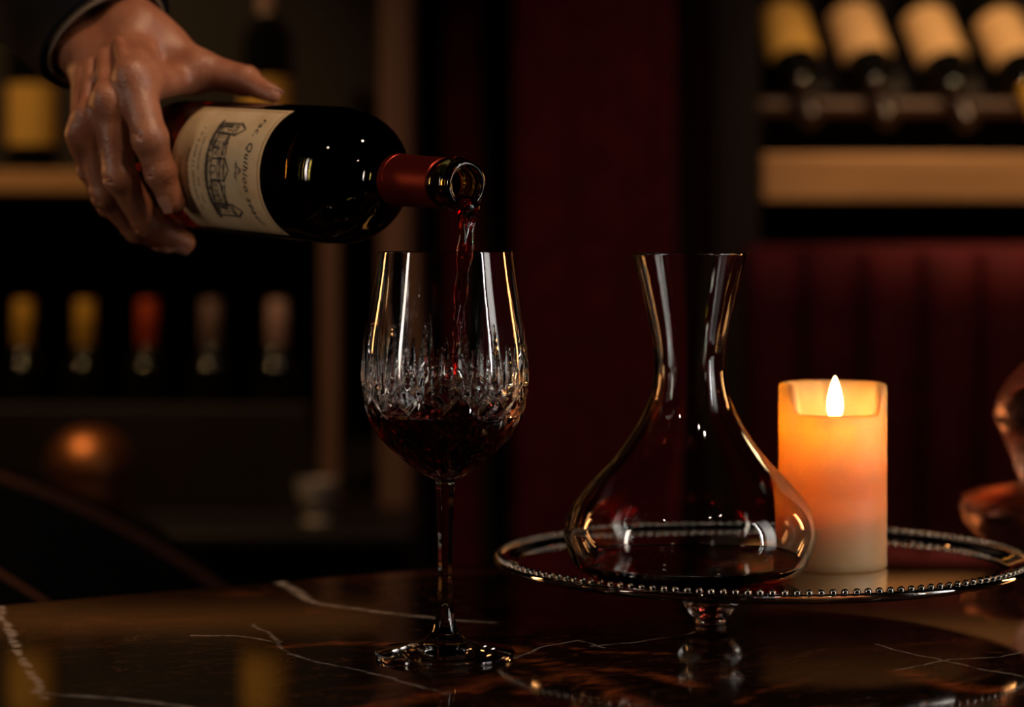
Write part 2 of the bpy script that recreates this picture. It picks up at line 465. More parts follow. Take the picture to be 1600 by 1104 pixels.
    mxr = N('ShaderNodeMix'); mxr.data_type = 'RGBA'; Lk(rmu.outputs[0], mxr.inputs['Factor']); Lk(mx.outputs['Result'], mxr.inputs['A']); mxr.inputs['B'].default_value = (0.46, 0.10, 0.025, 1)
    mx = mxr
    mx2 = N('ShaderNodeMix'); mx2.data_type = 'RGBA'; Lk(vm.outputs[0], mx2.inputs['Factor']); Lk(mx.outputs['Result'], mx2.inputs['A']); mx2.inputs['B'].default_value = (0.40, 0.33, 0.28, 1)
    Lk(mx2.outputs['Result'], b.inputs['Base Color'])
    setp(b, Roughness=0.055); b.inputs['Specular IOR Level'].default_value = 0.32
    fn = noise(nt, 420, 3); bump(nt, fn.outputs[0], b, 0.02, 0.0003)
    return m

# ------------------------------------------------------------------ the room
def slab(name, c, s, mat):
    return struct(MB().box(c, s).build(name, mat, smooth=False))
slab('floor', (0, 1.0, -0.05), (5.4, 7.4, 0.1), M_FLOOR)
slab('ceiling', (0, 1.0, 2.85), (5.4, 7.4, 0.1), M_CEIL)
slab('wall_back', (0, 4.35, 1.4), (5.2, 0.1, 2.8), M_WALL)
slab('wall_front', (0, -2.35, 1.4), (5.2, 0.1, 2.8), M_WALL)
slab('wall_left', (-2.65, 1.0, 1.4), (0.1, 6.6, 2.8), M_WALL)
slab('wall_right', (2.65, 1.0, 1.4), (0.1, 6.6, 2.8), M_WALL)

# ------------------------------------------------------------------ marble table (turned about 33 degrees)
ang = math.atan2(0.64, 1.0)
U = Vector((math.cos(ang), math.sin(ang), 0)); NN = Vector((-math.sin(ang), math.cos(ang), 0))
tc_ = U * 0.975 + NN * (1.503 - 0.40)
table = empty('marble_table', mat=Matrix.Translation((tc_.x, tc_.y, 0)) @ Matrix.Rotation(ang, 4, 'Z'))
tag(table, 'dark brown polished marble table with white and rust veins', 'table')
TABLE_INV = (Matrix.Translation((tc_.x, tc_.y, 0)) @ Matrix.Rotation(ang, 4, 'Z')).inverted()
M_MARBLE = make_marble()
MB().box((0, 0, TABLE_Z - 0.015), (1.40, 0.80, 0.03), 0.004).build('tabletop', M_MARBLE, table, smooth=False)
MB().lathe(smooth_profile([(0.27, 0.0), (0.27, 0.02), (0.10, 0.05), (0.055, 0.12), (0.05, 0.4), (0.06, 0.62), (0.14, 0.70), (0.20, 0.72)], 5), 40).build('pedestal', M_DARKWOOD, table)

# ------------------------------------------------------------------ crystal wine glass
GD = 1.383
GX, GS = (695.5 - CX) * GD / F, GD / F
GY0 = CY + F * (CAMZ - TABLE_Z) / GD          # pixel row of the foot on the table
def gz(y): return (GY0 - y) * GS              # height above the table
goblet = empty('wine_glass', (GX, GD, TABLE_Z))
tag(goblet, 'stemmed cut-crystal wine glass being filled with red wine', 'glass')
# bowl outer profile, from bottom up (half width px, pixel row)
bowl_px = [(26, 745), (37, 739), (58, 724), (84, 702), (107, 677), (121, 650), (128.5, 622), (131.5, 592), (130, 556), (126, 520), (119, 478), (112, 436), (106, 394)]
bp = smooth_profile([(h * GS, gz(y)) for h, y in bowl_px], 26)
bp = np.array(bp)
NCUT = 14
ZC0, ZC1 = gz(738), gz(600)
def cut_depth(th, z, outer_r):
    """V-grooves of the cutting: crossed diagonals below, tapering flutes above (metres)"""
    u = th * NCUT / (2 * math.pi)
    row = GY0 - z / GS                                    # pixel row of this height
    def vgroove(d, wd): return np.clip(1 - d / wd, 0, 1)
    def lined(x): return np.abs(x - np.round(x))
    v = (735.0 - row) / 62.0
    dia = np.maximum(vgroove(lined(u + v), 0.20), vgroove(lined(u - v), 0.20)) * 0.0011
    dia2 = 0.0 * np.maximum(vgroove(lined(2 * u + 2 * v + 0.5), 0.16), vgroove(lined(2 * u - 2 * v + 0.5), 0.16)) * 0.00035
    fade = np.clip((row - 588) / 14, 0, 1) * np.clip((742 - row) / 16, 0, 1)
    ph = lined(u + 0.0)
    tipA, tipB, tipC = 500.0, 536.0, 556.0
    def flute(d, tip, wmax, base):
        wd = np.clip((row - tip) / (620.0 - tip), 0.0, 1.0) * wmax + 1e-5
        on = (row > tip) & (row < base)
        end = np.clip((base - row) / 12.0, 0, 1)
        return np.where(on, np.clip(1 - d / wd, 0, 1) * end * np.clip((row - tip) / 40.0, 0, 1), 0.0)
    fl = np.maximum.reduce([flute(lined(u), tipA, 0.22, 634) * 0.00125,
                            flute(lined(u + 0.5), tipB, 0.20, 606) * 0.00115,
                            flute(lined(2 * u + 0.5) / 2, tipC, 0.11, 618) * 0.0009])
    return np.maximum(np.maximum(dia, dia2) * fade, fl)
def crystal_bowl():
    seg = NCUT * 44
    th = np.arange(seg) * 2 * math.pi / seg
    rings = []
    # outer wall
    for r, z in bp:
        d = cut_depth(th, np.full(seg, z), r)
        rings.append((np.full(seg, r) - d, np.full(seg, z)))
    rt, zt = bp[-1]
    rings.append((np.full(seg, rt - 0.0002), np.full(seg, zt + 0.0005)))
    rings.append((np.full(seg, rt - 0.0008), np.full(seg, zt + 0.0005)))
    inner = inner_profile()
    for r, z in inner[::-1]:
        rings.append((np.full(seg, r), np.full(seg, z)))
    V = np.concatenate([np.stack([r * np.cos(th), r * np.sin(th), z], 1) for r, z in rings])
    idx = np.arange(seg); nx = (idx + 1) % seg
    Fc = np.concatenate([np.stack([j * seg + idx, j * seg + nx, (j + 1) * seg + nx, (j + 1) * seg + idx], 1) for j in range(len(rings) - 1)])
    Fl = Fc.tolist()
    Fl.append(list(range(seg))[::-1]); Fl.append([(len(rings) - 1) * seg + i for i in range(seg)])
    return V, Fl
def wall(z):
    row = GY0 - z / GS
    return np.interp(row, [394, 470, 540, 600, 680, 720, 745], [0.0010, 0.0013, 0.0022, 0.0030, 0.0032, 0.0042, 0.006])
def inner_profile():
    out = [(0.0004, gz(731)), (0.004, gz(730.5)), (0.0095, gz(728))]
    for r, z in bp:
        ri = r - wall(z)
        if z > gz(724) and ri > 0.0105: out.append((ri, z))
    return out
V, Fl = crystal_bowl()
mesh_obj('bowl', V, Fl, M_CRYSTAL, goblet, True, 22)
# stem and foot: eight flat facets on the shaft
def stem_foot():
    prof = [(109.5, 1024.4), (110, 1021), (109.0, 1017.5), (104, 1015.5), (82, 1011.5), (58, 1006), (38, 999.5), (26, 991), (19.5, 979), (15.5, 964), (13.2, 945), (12.2, 915), (12.0, 880), (12.6, 845), (13.8, 805), (15.4, 768), (16.4, 758), (15.0, 754.5), (15.5, 751), (19, 748), (27, 743.5)]
    p = smooth_profile([(h * GS, gz(y)) for h, y in prof], 5)
    seg = 96; V = []; Fc = []
    for r, z in p:
        row = GY0 - z / GS
        k = np.interp(row, [752, 757, 770, 940, 985], [0, 1, 1, 1, 0])
        for i in range(seg):
            t = 2 * math.pi * i / seg
            a = (t + math.pi / 8) % (math.pi / 4) - math.pi / 8
            poly = math.cos(math.pi / 8) / math.cos(a) * 1.04
            rr = r * (1 - k + k * poly)
            V.append((rr * math.cos(t), rr * math.sin(t), z))
    n = len(p)
    for j in range(n - 1):
        for i in range(seg):
            l = (i + 1) % seg
            Fc.append((j * seg + i, j * seg + l, (j + 1) * seg + l, (j + 1) * seg + i))
    Fc.append(tuple(range(seg))[::-1]); Fc.append(tuple((n - 1) * seg + i for i in range(seg)))
    return V, Fc
V, Fc = stem_foot()
# split the swept profile into stem and foot at row 985
zc = gz(988); seg = 96
rows = [i for i in range(len(V) // seg)]
cut = next(i for i in rows if V[i * seg][2] > zc)
Vf = V[:(cut + 1) * seg]; Ff = [f for f in Fc if max(f) < (cut + 1) * seg] + [tuple(cut * seg + i for i in range(seg))]
Vs = V[cut * seg:]; Fs = [tuple(i - cut * seg for i in f) for f in Fc if min(f) >= cut * seg] + [tuple(range(seg))[::-1]]
mesh_obj('foot', Vf, Ff, M_CRYSTAL, goblet, True, 30)
mesh_obj('stem', Vs, Fs, M_CRYSTAL, goblet, True, 16)

# wine in the glass
SURF = gz(648)
SX, SY = (711 - 695.5) * GS, -0.002      # where the stream lands
def wine_in_glass():
    inner = [(r, z) for r, z in inner_profile() if z < SURF]
    inner = [(r + 0.00025, z - (0.0002 if r < 0.01 else 0)) for r, z in inner]
    rtop = np.interp(SURF, bp[:, 1], bp[:, 0]) - wall(SURF) + 0.00025
    seg = 120; V = []; Fc = []
    rings = inner + [(rtop, SURF + 0.0006)]
    nr = 46
    top = [(rtop * (1 - (k / nr)), None) for k in range(1, nr)]
    th = [2 * math.pi * i / seg for i in range(seg)]
    for r, z in rings:
        for t in th: V.append((r * math.cos(t), r * math.sin(t), z))
    lumps = [(SX + rng.normal(0, .009), SY + rng.normal(0, .008), rng.uniform(.0008, .0025), rng.uniform(.002, .0045)) for _ in range(26)]
    for r, _ in top:
        for t in th:
            x, y = r * math.cos(t), r * math.sin(t)
            d = math.hypot(x - SX, y - SY)
            h = 0.0065 * math.exp(-(d / 0.0042) ** 2) + 0.0011 * math.cos(d / 0.0021) * math.exp(-d / 0.014)
            for (lx, ly, lh, lr) in lumps:
                q = ((x - lx) ** 2 + (y - ly) ** 2) / lr ** 2
                if q < 6: h += 0.8 * lh * math.exp(-q)
            h += 0.0006 * math.sin(x * 420 + 1) * math.sin(y * 380)
            edge = (rtop - r) / 0.002
            V.append((x, y, SURF + h * min(1, edge / 2)))
    n = len(rings) + len(top)
    for j in range(n - 1):
        for i in range(seg):
            l = (i + 1) % seg
            Fc.append((j * seg + i, j * seg + l, (j + 1) * seg + l, (j + 1) * seg + i))
    Fc.append(tuple(range(seg))[::-1]); Fc.append(tuple((n - 1) * seg + i for i in range(seg)))
    return V, Fc
V, Fc = wine_in_glass()
wg = mesh_obj('red_wine', V, Fc, M_WINE); wg.location = (GX, GD, TABLE_Z)
tag(wg, 'dark red wine with a splashing surface inside the stemmed wine glass', 'wine')

sb_ = MB()
for k in range(90):
    a_, q_ = random.uniform(0, 2 * math.pi), abs(random.gauss(0, .016))
    x_, y_ = SX + q_ * math.cos(a_) * 1.5, SY + q_ * math.sin(a_)
    if math.hypot(x_, y_) > 0.040: continue
    r_ = random.uniform(.0006, .0021)
    sb_.sphere((x_, y_, SURF + r_ * .6 + random.uniform(0, .005) * math.exp(-(q_ / .008) ** 2)), r_, 10, 7)
o = sb_.build('bubbles', M_STREAM, wg); o['kind'] = 'stuff'; o['label'] = 'ruby bubbles and droplets where the stream lands'

# ------------------------------------------------------------------ poured wine bottle
TH, TL, BL = math.radians(50), math.radians(3.6), 0.30
BA = np.array([math.cos(TH) * math.cos(TL), -math.sin(TH) * math.cos(TL), -math.sin(TL)])
BM = PX(730, 289, 1.385); BB = BM - BA * BL
BN = np.cross(BA, [0, 0, 1]); BN /= np.linalg.norm(BN)
if BN[1] > 0: BN = -BN
BU = np.cross(BN, BA)
if BU[2] < 0: BU = -BU
def SP(s, deg, r):
    p = math.radians(deg)
    return BB + BA * s + r * (math.cos(p) * BN + math.sin(p) * BU)
def HIT(px, py, r):
    o = np.array([0, 0, CAMZ]); d = PX(px, py, 1.0) - o
    wv = o - BB; dp = d - BA * (d @ BA); wp = wv - BA * (wv @ BA)
    A = dp @ dp; b = 2 * dp @ wp; c = wp @ wp - r * r; q = b * b - 4 * A * c
    t = (-b - math.sqrt(q)) / 2 / A if q > 0 else -b / 2 / A
    return o + d * t
MBOT = frame(BB, BA, BN)            # local x = towards the viewer side, y, z = along the axis
YS = 1.0 if np.dot(np.array(MBOT.to_3x3() @ Vector((0, 1, 0))), BU) > 0 else -1.0
bottle = empty('wine_bottle', mat=MBOT)
tag(bottle, 'dark wine bottle with cream chateau label, held tilted and pouring', 'bottle')
R0 = 0.042
outer = [(0.0, 0.022), (0.016, 0.017), (0.030, 0.004), (0.0365, 0.0), (0.0400, 0.0015), (0.0418, 0.005), (R0, 0.010), (R0, 0.060), (R0, 0.120), (R0, 0.168), (0.0415, 0.180), (0.0398, 0.190), (0.0365, 0.1985), (0.0318, 0.2055), (0.0265, 0.211), (0.0212, 0.2165), (0.0175, 0.2225), (0.0154, 0.230), (0.0146, 0.240), (0.0143, 0.262), (0.0141, 0.278), (0.0140, 0.2815), (0.0150, 0.2830), (0.0155, 0.2860), (0.0155, 0.2905), (0.0150, 0.2932), (0.0143, 0.2945), (0.0141, 0.2965), (0.0140, 0.2990), (0.0135, 0.30)]
inner = [(0.0108, 0.30), (0.0101, 0.2980), (0.0098, 0.29), (0.0096, 0.262), (0.0100, 0.240), (0.0118, 0.228), (0.0150, 0.2205), (0.0230, 0.2105), (0.0325, 0.2), (0.0372, 0.188), (0.0385, 0.17), (0.0385, 0.012), (0.03, 0.010), (0.016, 0.022), (0.0, 0.027)]
MB().lathe(smooth_profile(outer, 5) + smooth_profile(inner, 4), 96, cap=False).build('glass_body', M_BOTTLE, bottle, True, 60)
# wine still inside the bottle
fill = [(0.0, 0.0268), (0.016, 0.0218), (0.03, 0.0098), (0.0386, 0.0118), (0.0387, 0.17), (0.0374, 0.188), (0.0327, 0.2), (0.0232, 0.2105), (0.0152, 0.2205), (0.0120, 0.228), (0.0102, 0.240), (0.0099, 0.244), (0.0, 0.2445)]
MB().lathe(smooth_profile(fill, 3), 72, cap=False).build('wine_fill', M_WINE, bottle, True, 40)['label'] = 'dark red wine inside the bottle'
# foil capsule (thin sleeve) with an embossed line
foil = [(0.0151, 0.2345), (0.0156, 0.2347), (0.01555, 0.2385), (0.0152, 0.2388), (0.0152, 0.2394), (0.01545, 0.2397), (0.0150, 0.262), (0.01495, 0.277), (0.0149, 0.2795), (0.0141, 0.2800)]
MB().lathe(foil, 72, cap=False).build('foil_capsule', M_FOIL, bottle, True, 40)['label'] = 'dark red foil capsule around the neck'

# label: a curved sheet, with border and print as thin raised ink
def lab(h, v, off):            # h, v in millimetres on the label -> local bottle coordinates
    r = R0 + off; p = -h / 1000.0 / R0
    return (r * math.cos(p), YS * r * math.sin(p), 0.052 + v / 1000.0)
LW, LH = 47.0, 100.0
def label_sheet(h0, h1, v0, v1, off, nh, nv, name, mat, parent):
    V = []; Fc = []
    for j in range(nv + 1):
        for i in range(nh + 1): V.append(lab(h0 + (h1 - h0) * i / nh, v0 + (v1 - v0) * j / nv, off))
    for j in range(nv):
        for i in range(nh):
            a = j * (nh + 1) + i; Fc.append((a, a + 1, a + nh + 2, a + nh + 1))
    m = len(V)
    # underside and rim give the paper its thickness
    V += [lab(h0 + (h1 - h0) * (k % (nh + 1)) / nh, v0 + (v1 - v0) * (k // (nh + 1)) / nv, off - 0.00015) for k in range(m)]
    Fc += [tuple(i + m for i in f[::-1]) for f in Fc]
    loop = list(range(nh + 1)) + [j * (nh + 1) + nh for j in range(1, nv + 1)] + [nv * (nh + 1) + i for i in range(nh - 1, -1, -1)] + [j * (nh + 1) for j in range(nv - 1, 0, -1)]
    for a, b in zip(loop, loop[1:] + loop[:1]): Fc.append((a, a + m, b + m, b))
    return mesh_obj(name, V, Fc, mat, parent, True, 40)
label = label_sheet(-LW, LW, 0, LH, 0.00025, 60, 6, 'label', M_LABEL, bottle)
label['label'] = 'cream paper label with a chateau engraving'
class Ink:
    def __init__(self): self.m = MB()
    def stroke(self, pts, wd, off=0.00032):
        wd = wd * 1.45
        dense = []
        for (a, b) in zip(pts, pts[1:]):
            n = max(1, int(math.hypot(b[0] - a[0], b[1] - a[1]) / 2.5))
            for k in range(n): dense.append((a[0] + (b[0] - a[0]) * k / n, a[1] + (b[1] - a[1]) * k / n))
        dense.append(pts[-1])
        V = []; Fc = []
        for i, p in enumerate(dense):
            q0 = dense[max(i - 1, 0)]; q1 = dense[min(i + 1, len(dense) - 1)]
            dx, dy = q1[0] - q0[0], q1[1] - q0[1]; l = math.hypot(dx, dy) or 1
            nx, ny = -dy / l * wd / 2, dx / l * wd / 2
            V += [lab(p[0] + nx, p[1] + ny, off), lab(p[0] - nx, p[1] - ny, off)]
        for i in range(len(dense) - 1): Fc.append((2 * i, 2 * i + 1, 2 * i + 3, 2 * i + 2))
        self.m.add(V, Fc)
    def rect(self, h0, h1, v0, v1, wd, j=0.4):
        q = lambda: random.uniform(-j, j)
        self.stroke([(h0 + q(), v0 + q()), (h1 + q(), v0 + q()), (h1 + q(), v1 + q()), (h0 + q(), v1 + q()), (h0 + q(), v0 + q())], wd)
    def build(self, name, mat): return self.m.build(name, mat, label, False)
bd = Ink()
for m_, wd in ((2.6, 0.7),):
    bd.stroke([(-LW + m_, m_), (LW - m_, m_), (LW - m_, LH - m_), (-LW + m_, LH - m_), (-LW + m_, m_)], wd)
bd.build('border', M_BORDER)
ca = Ink()      # chateau engraving
def hatch(h0, h1, v0, v1, step, wd, sl=0.3):
    x = h0
    while x < h1:
        ca.stroke([(x, v0 + random.uniform(0, 1)), (x + sl * (v1 - v0) + random.uniform(-.3, .3), v1 - random.uniform(0, 1.5))], wd)
        x += step * random.uniform(0.7, 1.3)
hatch(-33, 32, 38.5, 42.5, 0.8, 0.55, 0.5)                 # dark ground line
ca.stroke([(-34 + i * 4, 41 + random.uniform(-.8, .8)) for i in range(18)], 1.4)
hatch(-30, -14, 43, 47, 1.0, 0.35, 0.6); hatch(12, 30, 43, 47, 1.0, 0.35, -0.5)
ca.rect(-24, 24, 46, 56, 0.7); ca.stroke([(-24, 53), (24, 53)], 0.45)
ca.rect(-7, 7, 46, 60, 0.8); ca.stroke([(-8, 60), (0, 66), (8, 60)], 0.9); hatch(-6, 6, 60, 63, 1.1, 0.35)
for sx in (-1, 1):
    ca.rect(sx * 27 - 4.2, sx * 27 + 4.2, 43, 62, 0.9)
    ca.stroke([(sx * 27 - 5.2, 62), (sx * 27, 71), (sx * 27 + 5.2, 62)], 1.0); hatch(sx * 27 - 4, sx * 27 + 4, 58, 62, 1.0, 0.45)
    hatch(sx * 27 - 4, sx * 27 - 1, 44, 57, 0.8, 0.4, 0.02)
    ca.stroke([(sx * 24, 57), (sx * 9, 61)], 0.8); hatch(min(sx * 9, sx * 23), max(sx * 9, sx * 23), 56, 59.5, 1.0, 0.4)
    for k in range(4): ca.rect(sx * (10 + 3.6 * k) - .8, sx * (10 + 3.6 * k) + .8, 48, 51.5, 0.55, 0.15)
    ca.rect(sx * 27 - 1, sx * 27 + 1, 52, 56, 0.6, .1)
ca.rect(-2, 2, 46, 51, 0.7, .1); ca.rect(-4.6, -2.8, 54, 57, .5, .1); ca.rect(2.8, 4.6, 54, 57, .5, .1)
for k in range(26):                                        # scribbled trees before the house
    x, y = random.uniform(-22, 24), random.uniform(42.5, 46)
    ca.stroke([(x + 1.2 * math.cos(t), y + 1.0 * math.sin(t)) for t in (0, 1.2, 2.4, 3.6, 4.8)], 0.4)
for k in range(70):                                        # loose shading strokes over the walls
    x, y = random.uniform(-30, 30), random.uniform(43, 58)
    ca.stroke([(x, y), (x + random.uniform(-1.5, 1.5), y + random.uniform(1.2, 3.6))], random.uniform(.25, .6))
for k in range(16):
    x = -30 + 4 * k
    ca.stroke([(x + random.uniform(-1, 1), 39.5), (x + 2.2, 42.5), (x + 3.6, 40.2)], 0.9)
ca.build('chateau_drawing', M_INK)
cr = Ink()
for t0, h0, v0, r in ((0, 0, 76, 2.4), (1, -3, 74, 1.5), (2, 3, 74, 1.5), (1, 0, 79, 1.2)):
    cr.stroke([(h0 + r * math.cos(t), v0 + r * .7 * math.sin(t)) for t in np.linspace(t0, t0 + 5.2, 9)], 0.55)
cr.stroke([(-6, 73.5), (-2, 75), (2, 73), (6, 75)], 0.5)
cr.build('crest', M_INK)
def text_ink(body, size, hc, v, name, shear=0.25, spacing=1.0):
    cu = bpy.data.curves.new(name, 'FONT'); cu.body = body; cu.size = 1.0; cu.shear = shear; cu.align_x = 'CENTER'; cu.space_character = spacing
    cu.resolution_u = 3; cu.offset = 0.022
    o = bpy.data.objects.new(name, cu); COL.objects.link(o)
    dg = bpy.context.evaluated_depsgraph_get()
    me = bpy.data.meshes.new_from_object(o.evaluated_get(dg))
    vs = [(p.co.x * size, p.co.y * size) for p in me.vertices]; fs = [tuple(p.vertices) for p in me.polygons]
    bpy.data.objects.remove(o)
    return mesh_obj(name, [lab(hc + x, v + y, 0.00036) for x, y in vs], fs, M_INK, label, False)
text_ink('rac. Quihioo seaur', 8.0, 0, 82.0, 'title_lettering', 0.3, 1.18)
ln = Ink()                                                  # small print too fine to read
for v, h0, h1, hh in ((31, -20, 22, 1.5), (25, -27, 29, 2.0), (18, -12, 26, 1.7), (10, -6, 22, 1.8)):
    x = h0
    while x < h1:
        k = random.random()
        if k < .82:
            ln.stroke([(x, v), (x + random.uniform(.1, .5), v + hh)], 0.42)
            if k < .4: ln.stroke([(x + .2, v + hh * random.uniform(.3, 1)), (x + .9, v + hh * random.uniform(0, .8))], 0.38)
            x += random.uniform(1.0, 1.7)
        else: x += 2.0
ln.build('small_print', M_INK)

# ------------------------------------------------------------------ stream of wine from the bottle into the glass
def stream():
    down = -BU
    lip = BM + down * 0.0108
    end = np.array([GX + SX, GD + SY, TABLE_Z + SURF + 0.002])
    pts = [BM - BA * 0.045 + down * 0.0080, BM - BA * 0.025 + down * 0.0078, BM - BA * 0.008 + down * 0.0080, BM + BA * 0.0005 + down * 0.0088]
    wid = [0.0052, 0.0060, 0.0066, 0.0068]; thk = [0.0017, 0.0020, 0.0022, 0.0026]
    start = BM + BA * 0.003 + down * 0.0118
    n = 46
    for k in range(n + 1):
        t = k / n
        # ballistic fall: nearly straight down, drifting slightly left
        x = start * (1 - t) + end * t
        s = 1 - (1 - t) ** 1.6
        x = np.array([start[0] + (end[0] - start[0]) * s, start[1] + (end[1] - start[1]) * s, start[2] + (end[2] - start[2]) * t])
        pts.append(x)
        base = np.interp(t, [0, .08, .2, .45, .8, 1], [0.0070, 0.0064, 0.0046, 0.0036, 0.0028, 0.0032])
        wid.append(base * (1 + 0.16 * math.sin(t * 34) + 0.07 * math.sin(t * 71 + 1)))
        thk.append(np.interp(t, [0, .1, .3, 1], [0.0030, 0.0026, 0.0022, 0.0020]) * (1 + 0.25 * math.cos(t * 34)))
    seg = 28; V = []; Fc = []
    for i, p in enumerate(pts):
        tg = pts[min(i + 1, len(pts) - 1)] - pts[max(i - 1, 0)]; tg /= np.linalg.norm(tg)
        tw = max(0, i - 8) / n * 2.6
        x = BN - tg * (BN @ tg); x /= np.linalg.norm(x); y = np.cross(tg, x)
        ca_, sa_ = math.cos(tw), math.sin(tw)
        ex, ey = x * ca_ + y * sa_, -x * sa_ + y * ca_
        for k in range(seg):
            a = 2 * math.pi * k / seg
            # dumbbell section: two thicker ropes joined by a thin web
            q = thk[i] * (0.55 + 0.75 * abs(math.cos(a)) ** 1.5) if i > 5 else thk[i]
            V.append(p + ex * wid[i] * math.cos(a) + ey * q * math.sin(a))
    m = len(pts)
    for i in range(m - 1):
        for k in range(seg):
            l = (k + 1) % seg
            Fc.append((i * seg + k, i * seg + l, (i + 1) * seg + l, (i + 1) * seg + k))
    Fc.append(tuple(range(seg))[::-1]); Fc.append(tuple((m - 1) * seg + k for k in range(seg)))
    return V, Fc
V, Fc = stream()
ws = mesh_obj('wine_stream', V, Fc, M_STREAM)
tag(ws, 'twisting stream of red wine falling from the bottle mouth into the glass', 'wine')

# ------------------------------------------------------------------ hand, grown as one surface from a distance field
def hand_field():
    W = PX(180, 62, 1.600)
    fing = {
        'index': ([HIT(210, 123, .083), HIT(234, 216, .0645), HIT(250, 268, .0550), HIT(270, 316, .0515)], [.0125, .0113, .0098, .0082]),
        'middle': ([HIT(174, 159, .083), HIT(187, 275, .069), HIT(229, 345, .058), SP(.026, -74, .0525)], [.0118, .0106, .0094, .0080]),
        'ring': ([HIT(143, 188, .083), HIT(165, 302, .069), HIT(212, 356, .058), SP(.001, -76, .0530)], [.0112, .0098, .0088, .0076]),
        'pinky': ([HIT(130, 212, .083), HIT(142, 262, .072), HIT(168, 318, .060), HIT(207, 352, .054)], [.0102, .0088, .0078, .0068]),
        'thumb': ([PX(312, 110, 1.597), SP(.044, 106, .0590), SP(.0735, 112, .0515)], [.0130, .0100, .0056]),
    }
    lo = np.array([-.345, 1.475, .955]); hi = np.array([-.125, 1.70, 1.160]); h = 0.00125
    n = np.ceil((hi - lo) / h).astype(int)
    X = (lo[0] + np.arange(n[0]) * h).astype(np.float32)[:, None, None]
    Y = (lo[1] + np.arange(n[1]) * h).astype(np.float32)[None, :, None]
    Z = (lo[2] + np.arange(n[2]) * h).astype(np.float32)[None, None, :]
    def cap(a, b, ra, rb):
        ba = (b - a); L2 = float(ba @ ba) + 1e-12
        px, py, pz = X - np.float32(a[0]), Y - np.float32(a[1]), Z - np.float32(a[2])
        t = np.clip((px * np.float32(ba[0]) + py * np.float32(ba[1]) + pz * np.float32(ba[2])) / np.float32(L2), 0, 1)
        d = np.sqrt((px - t * np.float32(ba[0])) ** 2 + (py - t * np.float32(ba[1])) ** 2 + (pz - t * np.float32(ba[2])) ** 2)
        return d - (np.float32(ra) + t * np.float32(rb - ra))
    def smin(a, b, k):
        hh = np.clip(0.5 + 0.5 * (b - a) / k, 0, 1)
        return b + (a - b) * hh - k * hh * (1 - hh)
    dors = np.array([-.35, -.75, .45]); dors /= np.linalg.norm(dors)     # out of the back of the hand
    mc = {k: fing[k][0][0] for k in ('index', 'middle', 'ring', 'pinky')}
    wr, wu = PX(214, 52, 1.606), PX(146, 90, 1.606)                      # radial and ulnar side of the wrist
    fore = PX(40, -70, 1.68) - PX(180, 62, 1.61)
    fore /= np.linalg.norm(fore)
    palm = None
    roots = {'index': wr * .75 + wu * .25, 'middle': wr * .5 + wu * .5, 'ring': wr * .3 + wu * .7, 'pinky': wr * .08 + wu * .92}
    rr = {'index': .0138, 'middle': .0132, 'ring': .0124, 'pinky': .0112}
    for k in mc:
        c = cap(roots[k] - dors * .004, mc[k] - dors * .0055, .0190, rr[k])
        palm = c if palm is None else smin(palm, c, .0065)
    for a, r in ((wr, .0205), (wu, .0195)):
        palm = smin(palm, cap(a - dors * .004, a - dors * .004 + fore * .07, r, .024), .010)
    # thenar and web
    cmc = PX(250, 78, 1.612)
    palm = smin(palm, cap(wr, cmc, .019, .018), .010)
    palm = smin(palm, cap(cmc, fing['thumb'][0][0], .0165, .0130), .010)
    palm = smin(palm, cap(mc['index'] - dors * .010, PX(296, 122, 1.600), .0105, .0095), .012)
    palm = smin(palm, cap(roots['middle'] - dors * .018, mc['middle'] - dors * .016, .013, .012), .012)
    # tendons and veins on the back of the hand
    for k in mc:
        a = roots[k] * .65 + mc[k] * .35
        palm = smin(palm, cap(a + dors * .0150, mc[k] + dors * .0098, .0030, .0040), .0036)
    # two veins wandering over the back of the hand
    for path in (((.18, .30), (.38, .42), (.55, .62), (.80, .55)),):
        q = []
        for uu, tt in path:
            base = (roots['index'] * (1 - tt) + mc['index'] * tt) * (1 - uu) + (roots['pinky'] * (1 - tt) + mc['pinky'] * tt) * uu
            q.append(base + dors * (.0150 - .003 * tt))
        for a_, b_ in zip(q, q[1:]): palm = smin(palm, cap(a_, b_, .0019, .0019), .0030)
    # knuckles
    for k in mc:
        kr = {'index': .0118, 'middle': .0112, 'ring': .0104, 'pinky': .0092}[k]
        c = mc[k] + dors * .0032
        palm = smin(palm, cap(c, c + (fing[k][0][1] - c) * .02, kr, kr), .0045)
    allf = None
    for k, (P_, R_) in fing.items():
        f = None
        for i in range(len(P_) - 1):
            c = cap(P_[i], P_[i + 1], R_[i] * (0.96 if i == 0 else .97), R_[i + 1] * .97)
            # slimmer between the joints
            f = c if f is None else smin(f, c, .003)
        for i in range(1, len(P_) - 1):
            f = smin(f, cap(P_[i], P_[i] + (P_[i + 1] - P_[i]) * .03, R_[i] * 1.01, R_[i] * 1.01), .0030)
            # skin creases over the joints (dorsal side)
            axis = P_[i] - BB; sa = axis @ BA; outw = axis - BA * sa
            outw /= np.linalg.norm(outw)
            dirv = P_[i + 1] - P_[i]; dirv /= np.linalg.norm(dirv)
            side = np.cross(dirv, outw); side /= np.linalg.norm(side)
            for off in (-.0026, .0, .0026):
                a = P_[i] + outw * R_[i] * 1.00 + dirv * off
                cr_ = cap(a - side * .0060, a + side * .0060, .0008, .0008)
                f = -smin(-f, cr_, .0012)
        allf = f if allf is None else smin(allf, f, .0012)
    d = smin(palm, allf, .0060)
    # pressed flat against the bottle
    ox, oy, oz = (np.float32(v) for v in BB)
    ax, ay, az = (np.float32(v) for v in BA)
    s = (X - ox) * ax + (Y - oy) * ay + (Z - oz) * az
